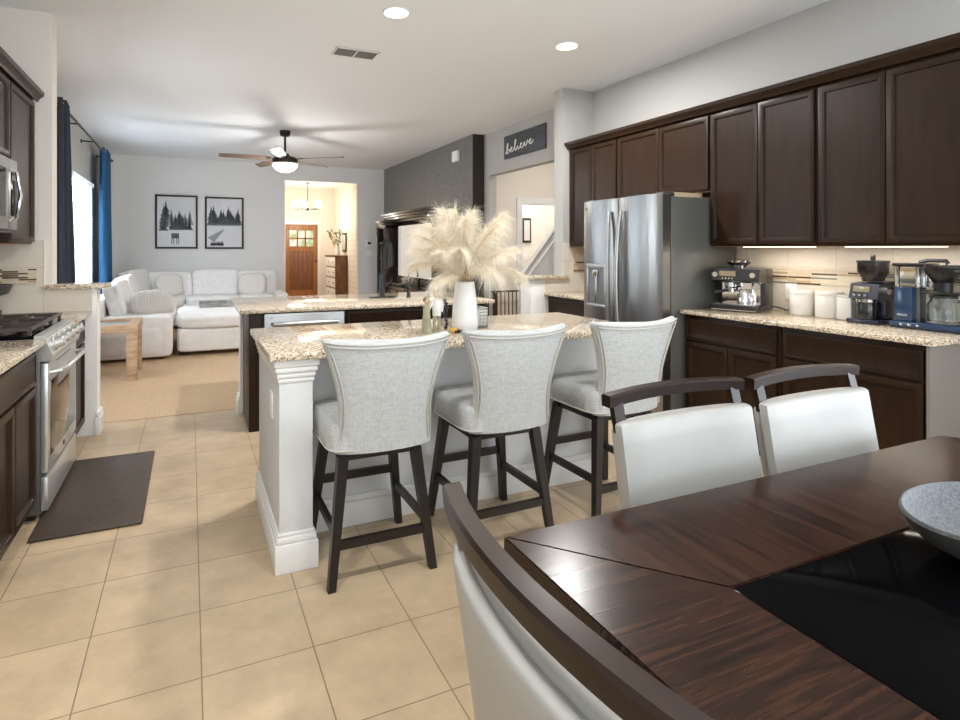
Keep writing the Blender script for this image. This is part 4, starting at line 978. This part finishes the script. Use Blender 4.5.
for y in (7.7, 8.9, 10.3): MB().cyl((XL, y, zr), (xr, y, zr), .009, n=10).cyl((XL, y, zr), (XL+.012, y, zr), .03, n=16).build('bracket', 'black', t)
for y in (6.48, 10.72): MB().puff((xr, y, zr), (.05, .05, .05), 2, 4).build('finial', 'black', t)
def curtain(y0, y1, m, label, fold, x=xr, flare=.12):
    t = thing('curtain', label, 'curtain', (x, (y0+y1)/2, .02))
    mb = MB(); nu, nv = 70, 10; rings = []
    for j in range(nv+1):
        v = j/nv; z = .02+(zr+.05-.02)*v; row = []
        pinch = 1-.1*math.sin(PI*v)
        for i in range(nu+1):
            u = i/nu; y = y0+u*(y1-y0)*(1.0+flare*(1-v)); row.append((x+.045*math.sin(u*fold*2*PI)+.01*math.sin(u*17+v*3), y, z))
        rings.append(row+[(a-.004, b+.0, c) for a, b, c in row[::-1]])
    mb.loft(rings); cl = mb.build('cloth', m, t, angle=80)
    mb = MB()
    for k in range(int(fold)*2): y = y0+(k+.5)*(y1-y0)/(int(fold)*2); mb.lathe([(.024, -.004), (.032, -.004), (.032, .004), (.024, .004)], (0, 0, 0), 16) if False else mb.tube([(x+.028*math.cos(a*PI/6), y, zr+.028*math.sin(a*PI/6)) for a in range(13)], .005, 6)
    mb.build('grommet', 'chrome', cl)
curtain(6.6, 7.05, 'navy', 'dark navy curtain panel at the near side of the window', 4, flare=1.0)
curtain(9.62, 10.45, 'blue', 'bright blue curtain panel at the far side of the window', 4, x=xr)

# pictures
TW = .085
def tri_tree(mb, x, z, h, y, rnd):
    n = 7
    for k in range(n):
        w = min(h*.3*(1-k/n)*(.75+.5*rnd.random()), TW); zb = z+h*.9*k/n; zt_ = zb+h/n*1.6
        mb.loft([[(x-w, y, zb), (x+w*(.8+.4*rnd.random()), y, zb-.004), (x+.1*w, y, zt_), (x-.1*w, y, zt_)], [(x-w, y-.0006, zb), (x+w, y-.0006, zb-.004), (x+.1*w, y-.0006, zt_), (x-.1*w, y-.0006, zt_)]])
def picture(x0, x1, z0, z1, label, kind):
    y = 11.5; t = thing('framed_print', label, 'picture', ((x0+x1)/2, y, z0), 'snow prints on the back wall')
    f = .035; mb = MB(); mb.box(x0, x1, y-.03, y-.002, z0, z0+f, .003).box(x0, x1, y-.03, y-.002, z1-f, z1, .003).box(x0, x0+f, y-.03, y-.002, z0+f, z1-f, .003).box(x1-f, x1, y-.03, y-.002, z0+f, z1-f, .003)
    mb.build('frame', 'frame', t)
    pr = bx(x0+f, x1-f, y-.012, y-.004, z0+f, z1-f).build('print', 'paper', t)
    rnd = random.Random(kind); W, Hh = x1-x0-2*f, z1-z0-2*f; a, b = x0+f, z0+f
    mb = MB()
    if kind == 1:
        for k in range(4): tri_tree(mb, a+.1+.02*k*rnd.random(), b+Hh*(.32+.08*k), Hh*.36, y-.0125-.0007*k, rnd)
        for k in range(6): tri_tree(mb, a+W*(.38+.09*k), b+Hh*.34, Hh*(.2+.2*rnd.random()), y-.0155-.0007*k, rnd)
        mb.build('trees', 'ink', pr); mb = MB(); yy = y-.0135; mb.box(a+W*.36, a+W*.56, yy-.001, yy, b+Hh*.17, b+Hh*.27)
        for lx in (.37, .42, .5, .55): mb.box(a+W*lx-.006, a+W*lx+.006, yy-.001, yy, b+Hh*.05, b+Hh*.2)
        mb.bar((a+W*.38, yy, b+Hh*.24), (a+W*.34, yy, b+Hh*.36), .016, .016, .001, .001)
    else:
        for k in range(12): tri_tree(mb, a+W*(.12+.07*k), b+Hh*.46, Hh*(.16+.24*rnd.random()), y-.0125-.0007*k, rnd)
        mb.build('trees', 'ink', pr); mb = MB()
        for k in range(9): tri_tree(mb, a+W*(.13+.04*k), b+Hh*.03, Hh*.1, y-.0125-.0007*k, rnd)
    mb.build('ink', 'ink', pr)
    mb = MB()
    if kind == 2: mb.prism([(a+W*.02, b+Hh*.2), (a+W*.45, b+Hh*.36), (a+W*.5, b+Hh*.36), (a+W*.2, b+Hh*.1)], 'y', y-.0128, y-.0121)
    for k in range(7): tri_tree(mb, a+W*(.12+.12*k), b+Hh*.44, Hh*(.14+.2*rnd.random()), y-.0123-.00003*k, rnd)
    mb.build('pale_ink', 'inkpale', pr)
picture(-.595, .13, 1.36, 2.36, 'black framed snowy print with a deer, nearer the window', 1)
picture(.255, .955, 1.355, 2.35, 'black framed snowy print of a path and pines, nearer the doorway', 2)
# thermostat and switch
t = thing('thermostat', 'white thermostat with dark display on the grey wall', 'thermostat', (3.52, 11.5, 1.42))
bx(3.42, 3.57, 11.478, 11.5, 1.40, 1.53, .006).build('case', 'outlet', t); bx(3.46, 3.53, 11.475, 11.479, 1.45, 1.5).build('display', 'black', t)
t = thing('switch_plate', 'white double light switch below the thermostat', 'light switch', (3.52, 11.5, 1.2))
bx(3.45, 3.58, 11.492, 11.5, 1.2, 1.32, .003).build('plate', 'outlet', t)
for x in (3.485, 3.545): bx(x-.016, x+.016, 11.488, 11.493, 1.225, 1.295, .002).build('rocker', 'ceramic', t)
# motion sensor
o = bx(3.77, 3.828, 7.79, 7.98, 2.71, 2.88, .015, 3).build('wall_sensor', 'outlet', origin=(3.8, 7.88, 2.71)); tag(o, 'white box sensor high on the charcoal accent wall', 'sensor')

# sectional sofa
t = thing('sectional_sofa', 'white slipcovered sectional sofa in the living room corner', 'sofa', (.2, 9.5, 0))
mb = MB()
mb.puff((-.68, 9.45, .24), (.85, 3.75, .38), 14, 12); mb.puff((.55, 10.8, .24), (1.75, 1.0, .38), 14, 12)
mb.build('base', 'sofa', t)
mb = MB()
for x, y in ((-1.1, 7.75), (-.35, 7.75), (1.3, 10.4), (1.3, 11.2), (-1.1, 11.2)): mb.box(x-.03, x+.03, y-.03, y+.03, 0, .07)
mb.build('feet', 'black', t)
mb = MB(); mb.puff((-.65, 7.72, .29), (.9, .26, .5), 12, 10); mb.build('armrest', 'sofa', t)
mb = MB(); mb.puff((1.52, 10.8, .3), (.24, 1.02, .52), 9, 10); mb.build('armrest', 'sofa', t)
mb = MB(); mb.puff((-1.04, 9.5, .42), (.16, 3.7, .66), 9, 12); mb.puff((.4, 11.3, .45), (2.2, .2, .7), 9, 12); mb.build('back_frame', 'sofa', t)
for c, s in (((-.58, 8.45, .46), (.8, 1.2, .18)), ((-.58, 9.65, .46), (.8, 1.18, .18)), ((-.55, 10.72, .46), (.95, .98, .18)), ((.38, 10.68, .46), (.9, .95, .18)), ((1.1, 10.68, .46), (.58, .95, .18))):
    MB().puff(c, s, 6, 10, seed=c[0]*3, wob=.02).build('seat_cushion', 'sofa', t, angle=80)
R = lambda ax, d: Matrix.Rotation(math.radians(d), 3, ax)
for i, (c, s, rz, rx_) in enumerate((((-.86, 8.45, .71), (1.15, .22, .46), 90, -14), ((-.86, 9.6, .72), (1.15, .24, .48), 90, -14), ((-.84, 10.6, .74), (.9, .26, .52), 75, -12),
                      ((-.4, 11.02, .69), (.86, .28, .5), 0, -12), ((.44, 11.05, .71), (.82, .28, .54), 0, -12), ((1.15, 11.05, .69), (.74, .28, .5), 0, -12))):
    MB().puff(c, s, 6.5, 12, rot=R('Z', rz) @ R('X', rx_), seed=i*1.7, wob=.035).build('back_cushion', 'sofa', t, angle=80)
def loose(c, s, rz, rx_, label, m='pillow'):
    o = MB().puff(c, s, 3.2, 10, rot=R('Z', rz) @ R('X', rx_), seed=c[0]*5, wob=.06).build('throw_pillow', m, origin=c, angle=80); return tag(o, label, 'pillow')
M['rib'] = mat('ribbed_cream_cotton', (214, 210, 204), .9)
nt, N, L, b = nodes(M['rib']); tc = N.new('ShaderNodeTexCoord'); wv = N.new('ShaderNodeTexWave'); wv.inputs['Scale'].default_value = 14; wv.bands_direction = 'X'; L.new(tc.outputs['Object'], wv.inputs[0])
bp = N.new('ShaderNodeBump'); bp.inputs['Strength'].default_value = 1; bp.inputs['Distance'].default_value = .01; L.new(wv.outputs['Fac'], bp.inputs['Height']); L.new(bp.outputs[0], b.inputs['Normal'])
loose((-.45, 8.05, .66), (.52, .18, .36), 14, -34, 'ribbed cream throw pillow leaning by the sofa armrest', 'rib')
loose((-.33, 10.74, .72), (.46, .16, .42), 30, -20, 'plain cream throw pillow on the sofa under the deer print')
loose((1.05, 10.76, .71), (.5, .16, .42), -6, -18, 'plain cream throw pillow at the doorway end of the sofa')
# ottoman with tray
t = thing('ottoman', 'large white slipcovered ottoman in front of the sofa', 'ottoman', (.42, 8.45, 0))
MB().puff((.49, 8.42, .2), (1.3, 1.45, .3), 14, 12).build('base', 'sofa', t)
MB().puff((.49, 8.42, .43), (1.34, 1.5, .2), 5.5, 12, seed=3, wob=.015).build('cushion', 'sofa', t, angle=80)
mb = MB()
for x in (-.1, .94):
    for y in (7.85, 9.0): mb.box(x-.03, x+.03, y-.03, y+.03, 0, .08)
mb.build('feet', 'black', t)
M['trayg'] = mat('grey_washed_wood', (150, 148, 146), .6, var=.12, scale=10)
t = thing('serving_tray', 'grey wooden serving tray lying on the ottoman', 'tray', (.45, 8.75, .53))
bx(.12, .92, 8.5, 9.05, .533, .545).build('tray_bottom', 'trayg', t)
mb = MB(); mb.box(.12, .92, 8.5, 8.52, .545, .585).box(.12, .92, 9.03, 9.05, .545, .585).box(.12, .14, 8.52, 9.03, .545, .585).box(.9, .92, 8.52, 9.03, .545, .585).box(.5, .66, 8.52, 9.03, .545, .582); mb.build('rim', 'trayg', t)
# side table
t = thing('side_table', 'pale oak side table with thick square legs beside the sofa arm', 'side table', (-.86, 6.85, 0))
mb = MB(); X0, X1, Y0, Y1 = -1.15, -.50, 6.52, 7.2
mb.box(X0, X1, Y0, Y0+.1, .50, .58, .004).box(X0, X1, Y1-.1, Y1, .50, .58, .004).box(X0, X0+.1, Y0+.1, Y1-.1, .5, .58, .004).box(X1-.1, X1, Y0+.1, Y1-.1, .5, .58, .004); mb.build('top_frame', 'oak', t)
bx(X0+.1, X1-.1, Y0+.1, Y1-.1, .53, .555).build('top_panel', 'trayg', t)
for x in (X0+.055, X1-.055):
    for y in (Y0+.055, Y1-.055): bx(x-.05, x+.05, y-.05, y+.05, 0, .5, .004).build('leg', 'oak', t)

# entertainment unit along the accent wall
M['unit'] = mat('dark_carved_wood', (50, 40, 36), .28, var=.15, scale=8, coat=.4)
ux = 3.45; ub = 3.81
t = thing('entertainment_unit', 'dark wood entertainment unit with bookcase towers and cornice', 'tv unit', (3.6, 9.1, 0))
def tower(y0, y1):
    mb = MB(); mb.box(ux, ub, y0, y0+.04, 0, 1.8).box(ux, ub, y1-.04, y1, 0, 1.8).box(ub-.02, ub, y0, y1, 0, 1.8).box(ux, ub, y0, y1, 0, .08).box(ux, ub, y0, y1, 1.76, 1.8)
    tw = mb.build('tower', 'unit', t)
    for z in (.5, .85, 1.15, 1.45): bx(ux+.01, ub-.02, y0+.04, y1-.04, z, z+.03).build('shelf', 'unit', tw)
    mb = MB(); 
    for a, z0, z1 in ((.012, 1.8, 1.83), (.035, 1.83, 1.86), (.06, 1.86, 1.9)): mb.box(ux-a, ub, y0-a, y1+a, z0, z1, .006)
    mb.build('cornice', 'unit', tw)
    mb = MB()
    for y in (y0+.03, y1-.03): mb.lathe([(.03, 0), (.03, .1), (.022, .14), (.022, 1.5), (.03, 1.56), (.03, 1.7)], (ux-.005, y, .08), 16)
    mb.build('pilaster', 'unit', tw)
tower(10.25, 10.75); tower(7.5, 8.0)
bx(ux+.05, ub, 8.0, 10.25, 0, .62, .004).build('cabinet_base', 'unit', t)
bx(ux+.0, ub, 8.0, 10.25, .62, .66, .006).build('cabinet_top', 'unit', t)
for k in range(4):
    mb = MB(); mb.M = face((ux+.05, 10.22-.555*k, .06), (-1, 0, 0)); mb.door(.005, .545, 0, .54, .02, .06); mb.build('door', 'unit', t)
mb = MB(); mb.box(ux+.12, ub, 8.0, 10.25, 1.86, 1.98)
for a, z0, z1 in ((.0, 1.9, 1.94), (.04, 1.94, 1.98), (.08, 1.98, 2.02)): mb.box(ux+.02-a, ub, 7.97-a, 10.28+a, z0, z1, .006)
mb.build('bridge_cornice', 'unit', t)
bx(ub-.03, ub, 8.0, 10.25, .66, 1.86).build('back_panel', 'unit', t)
t = thing('television', 'large flat television with glare painted as a pale screen glow in the dark unit', 'television', (3.6, 9.1, .66))
bx(3.6, 3.65, 8.3, 9.98, .82, 1.80, .006).build('bezel', 'blackgloss', t); bx(3.597, 3.601, 8.33, 9.95, .86, 1.78).build('screen', 'screen', t)
bx(3.56, 3.74, 8.85, 9.4, .66, .68, .004).box(3.61, 3.64, 9.0, 9.25, .68, .84).build('stand', 'black', t)
o = bx(3.49, 3.6, 9.5, 10.1, .66, .73, .015).build('soundbar', 'black', origin=(3.55, 9.8, .66)); tag(o, 'small black speaker bar on the unit below the television', 'speaker')
t = thing('lantern', 'small white lantern on a shelf of the far bookcase tower', 'lantern', (3.62, 10.5, 1.18))
MB().lathe([(.001, 0), (.05, 0), (.05, .02), (.04, .03), (.045, .1), (.03, .13), (.001, .16)], (3.62, 10.5, 1.18), 16).build('body', 'ceramic', t)

# believe sign
t = thing('wall_sign', 'charcoal wooden sign with white script above the hall opening', 'sign', (4.0, 6.35, 2.6))
sy0, sy1, sz0, sz1 = 5.76, 6.74, 2.595, 2.905
bx(3.985, 4.009, sy0, sy1, sz0, sz1, .003).build('board', 'signboard', t)
# handwriting drawn as strokes in (u, v), u to the right
strokes = [
 [(0, .1), (.25, .55), (.5, 1.3), (.55, 1.75), (.42, 1.85), (.32, 1.4), (.28, .6), (.3, .1), (.55, 0), (.8, .3), (.72, .7), (.45, .6)],
 [(.72, .62), (1.0, .4), (1.3, .5), (1.42, .8), (1.25, .9), (1.1, .55), (1.2, .1), (1.5, .05), (1.8, .4), (2.1, 1.1), (2.25, 1.75), (2.12, 1.9), (2.0, 1.4), (2.02, .4), (2.15, .05), (2.4, .2), (2.6, .7), (2.62, .3), (2.75, .05), (3.0, .2), (3.2, .5), (3.45, .75), (3.35, .9), (3.18, .6), (3.25, .12), (3.55, .05), (3.85, .4), (4.0, .8), (4.05, .3), (4.25, .08), (4.5, .5), (4.55, .85), (4.7, .7), (4.9, .45), (5.2, .6), (5.25, .85), (5.1, .85), (5.0, .5), (5.1, .1), (5.4, .1), (5.75, .5)],
 [(2.66, 1.1), (2.68, 1.16)]]
mb = MB()
def catmull(p, n=6):
    out = []; q = [p[0]]+p+[p[-1]]
    for i in range(1, len(q)-2):
        for k in range(n):
            s = k/n; a, b_, c, d = (Vector((*z, 0)) for z in q[i-1:i+3])
            out.append(.5*((2*b_)+(c-a)*s+(2*a-5*b_+4*c-d)*s*s+(-a+3*b_-3*c+d)*s**3))
    out.append(Vector((*p[-1], 0))); return out
for st in strokes:
    pts = [(3.983, sy1-.05-v.x*.118, sz0+.06+v.y*.075+v.x*.008) for v in catmull(st)]
    mb.tube(pts, .0075, 6)
mb.build('lettering', 'white', t)

# baby gate
t = thing('safety_gate', 'low brown metal safety gate across the hall opening', 'gate', (4.3, 7.12, 0))
M['gate'] = mat('dark_brown_gate_metal', (58, 42, 34), .4)
g0, g1 = 4.0, 4.6
MB().bar((g0, 7.12, .74), (g1, 7.12, .74), .025, .025, .025, .025).bar((g0, 7.12, .06), (g1, 7.12, .06), .025, .025, .025, .025).build('rail', 'gate', t)
for k in range(9): MB().cyl((g0+.03+k*.065, 7.12, .06), (g0+.03+k*.065, 7.12, .74), .008, n=8).build('bar', 'gate', t)
for x in (g0+.06, g1-.1): bx(x-.02, x+.02, 7.1, 7.14, 0, .76, .003).build('post', 'gate', t)
# hall: framed picture beyond the open door, switch
t = thing('framed_print', 'small black framed print on the white wall through the hall doorway', 'picture', (5.67, 8.8, 1.47))
bx(5.58, 5.76, 8.77, 8.8, 1.47, 1.92, .003).build('frame', 'frame', t); bx(5.61, 5.73, 8.766, 8.771, 1.51, 1.88).build('print', 'paper', t)
o = bx(5.62, 5.72, 8.79, 8.8, 1.15, 1.28, .003).build('switch_plate', 'outlet', origin=(5.67, 8.8, 1.2)); tag(o, 'small switch plate below the framed print through the hall doorway', 'light switch')
area('hall_fill', (5.0, 6.3, H-.04), (.3, .3), 15, WARM, shape='DISK')  # added fill lamp without a fixture, brightens the hall
area('hall_room_fill', (5.2, 8.15, H-.04), (.4, .4), 22, (1, .97, .93), shape='DISK')  # added fill lamp without a fixture, whitens the room past the doorway

# ------------------------------------------------------------------ foyer
t = thing('door_1', 'stained wood entry door with six small glass panes', 'door', ((DX0+DX1)/2, 15.9, 0)); del t['category']; t['kind'] = 'structure'
W = DX1-DX0; y0, y1 = 15.86, 15.905
mb = MB(); s = .12
mb.box(DX0+.005, DX0+s, y0, y1, .01, 2.03, .002).box(DX1-s, DX1-.005, y0, y1, .01, 2.03, .002).box(DX0+s, DX1-s, y0, y1, .01, .2).box(DX0+s, DX1-s, y0, y1, 1.28, 1.42).box(DX0+s, DX1-s, y0, y1, 1.86, 2.03)
a, b = DX0+s, DX1-s
for k in (1, 2): mb.box(a+(b-a)*k/3-.02, a+(b-a)*k/3+.02, y0, y1, 1.42, 1.86)
mb.box(a, b, y0, y1, 1.62, 1.66); mb.build('door_frame', 'doorwoodlight', t)
mb = MB()
for k in range(5): mb.box(a+(b-a)*k/5+.001, a+(b-a)*(k+1)/5-.001, y0+.012, y1-.01, .2, 1.28, .003)
mb.build('door_panel', 'doorwood', t)
M['pane'] = mat('garden_lit_pane', (160, 180, 150), .1); nt, N, L, bb = nodes(M['pane'])
tc = N.new('ShaderNodeTexCoord'); nz = N.new('ShaderNodeTexNoise'); nz.inputs['Scale'].default_value = 5; L.new(tc.outputs['Object'], nz.inputs[0]); r = N.new('ShaderNodeValToRGB')
r.color_ramp.elements[0].position = .38; r.color_ramp.elements[0].color = lin((70, 96, 50)); r.color_ramp.elements[1].position = .62; r.color_ramp.elements[1].color = lin((196, 204, 206)); L.new(nz.outputs['Fac'], r.inputs[0]); L.new(r.outputs[0], bb.inputs['Emission Color']); bb.inputs['Emission Strength'].default_value = .8
bx(a, b, y0+.02, y0+.026, 1.42, 1.86).build('door_glass', 'pane', t)
MB().puff((DX1-.06, y0-.03, 1.0), (.06, .06, .06), 2, 4).build('door_knob', 'bronze', t)
cx, cy, cz = 2.77, 14.5, 2.37
t = thing('chandelier', 'bronze foyer chandelier with lit white glass shades', 'chandelier', (cx, cy, H))
MB().cyl((cx, cy, 2.4), (cx, cy, H-.02), .008, n=8).build('rod', 'bronze', t)
MB().lathe([(.001, 0), (.06, 0), (.06, -.02), (.001, -.03)], (cx, cy, H)).build('canopy', 'bronze', t)
MB().lathe([(.001, -.05), (.025, -.04), (.035, 0), (.02, .03), (.001, .04)], (cx, cy, cz)).build('hub', 'bronze', t)
for k in range(5):
    an = 2*PI*k/5+.3; x, y = cx+.32*math.cos(an), cy+.32*math.sin(an)
    ar = MB().tube([(cx, cy, cz), (cx+.13*math.cos(an), cy+.13*math.sin(an), cz-.0), (x, y, cz), (x, y, cz+.04)], .009, 8).build('arm', 'bronze', t)
    MB().lathe([(.001, 0), (.05, 0), (.062, .03), (.065, .17), (.06, .17), (.001, .03)], (x, y, cz+.04), 20).build('shade', 'globe', ar)
l = bpy.data.lights.new('chandelier_bulbs', 'POINT'); l.energy = 48; l.color = (1, .9, .76); l.shadow_soft_size = .25
o = bpy.data.objects.new('chandelier_bulbs', l); C.objects.link(o); o.location = (cx, cy, 2.1)
# console with drawers
t = thing('drawer_console', 'rustic brown console with white drawer fronts in the foyer', 'console', (3.5, 14.6, 0))
k0, k1 = 14.2, 15.3
bx(3.42, 3.73, k0, k1, 0, 1.15, .005).build('body', 'rustic', t); bx(3.39, 3.735, k0-.02, k1+.02, 1.15, 1.18, .005).build('top', 'rustic', t)
for j, z in enumerate((.08, .35, .62, .89)):
    for y in (k0+.02, k0+.55):
        d = bx(3.405, 3.422, y, y+.5, z, z+.24, .003).build('drawer', 'white', t)
        MB().puff((3.395, y+.12, z+.12), (.03, .03, .03), 2, 3).build('knob', 'black', d)
t = thing('glass_vase', 'clear vase of leafy green branches on the foyer console', 'vase', (3.55, 14.5, 1.18))
MB().lathe([(.001, 0), (.06, 0), (.07, .05), (.06, .2), (.05, .26), (.046, .26), (.055, .2), (.064, .05), (.001, .01)], (3.55, 14.5, 1.18), 24).build('body', 'ceramic', t)
rnd = random.Random(5); mb = MB(); st = MB()
for k in range(6):
    an = 2*PI*k/6; tip = Vector((3.55-.08+.2*math.cos(an), 14.5+.22*math.sin(an), 1.75+.12*rnd.random())); base = Vector((3.55, 14.5, 1.2)); mid = (base+tip)/2+Vector((0, 0, .1))
    st.tube([tuple(base), tuple(mid), tuple(tip)], .004, 5)
    for j in range(9):
        f = .35+.65*j/8; p = base*(1-f)**2+mid*2*f*(1-f)+tip*f*f
        q = Matrix.Rotation(rnd.random()*6, 3, 'Z') @ Matrix.Rotation(.4+rnd.random(), 3, 'X')
        mb.puff(p+Vector((rnd.uniform(-.03, .03), rnd.uniform(-.03, .03), rnd.uniform(-.02, .02))), (.05, .085, .008), 2, 2, rot=q)
o1 = thing('eucalyptus_branches', 'leafy grey-green branches standing in the foyer vase', 'branches', (3.55, 14.5, 1.2))
mb.build('leaves', 'leaf', o1); st.build('stems', 'stem', o1)
t = thing('framed_print', 'small dark framed print on the foyer wall beside the branches', 'picture', (3.75, 14.7, 1.25))
bx(3.735, 3.76, 14.35, 14.75, 1.27, 1.77, .003).build('frame', 'frame', t); bx(3.732, 3.736, 14.4, 14.7, 1.32, 1.72).build('print', 'paper', t)
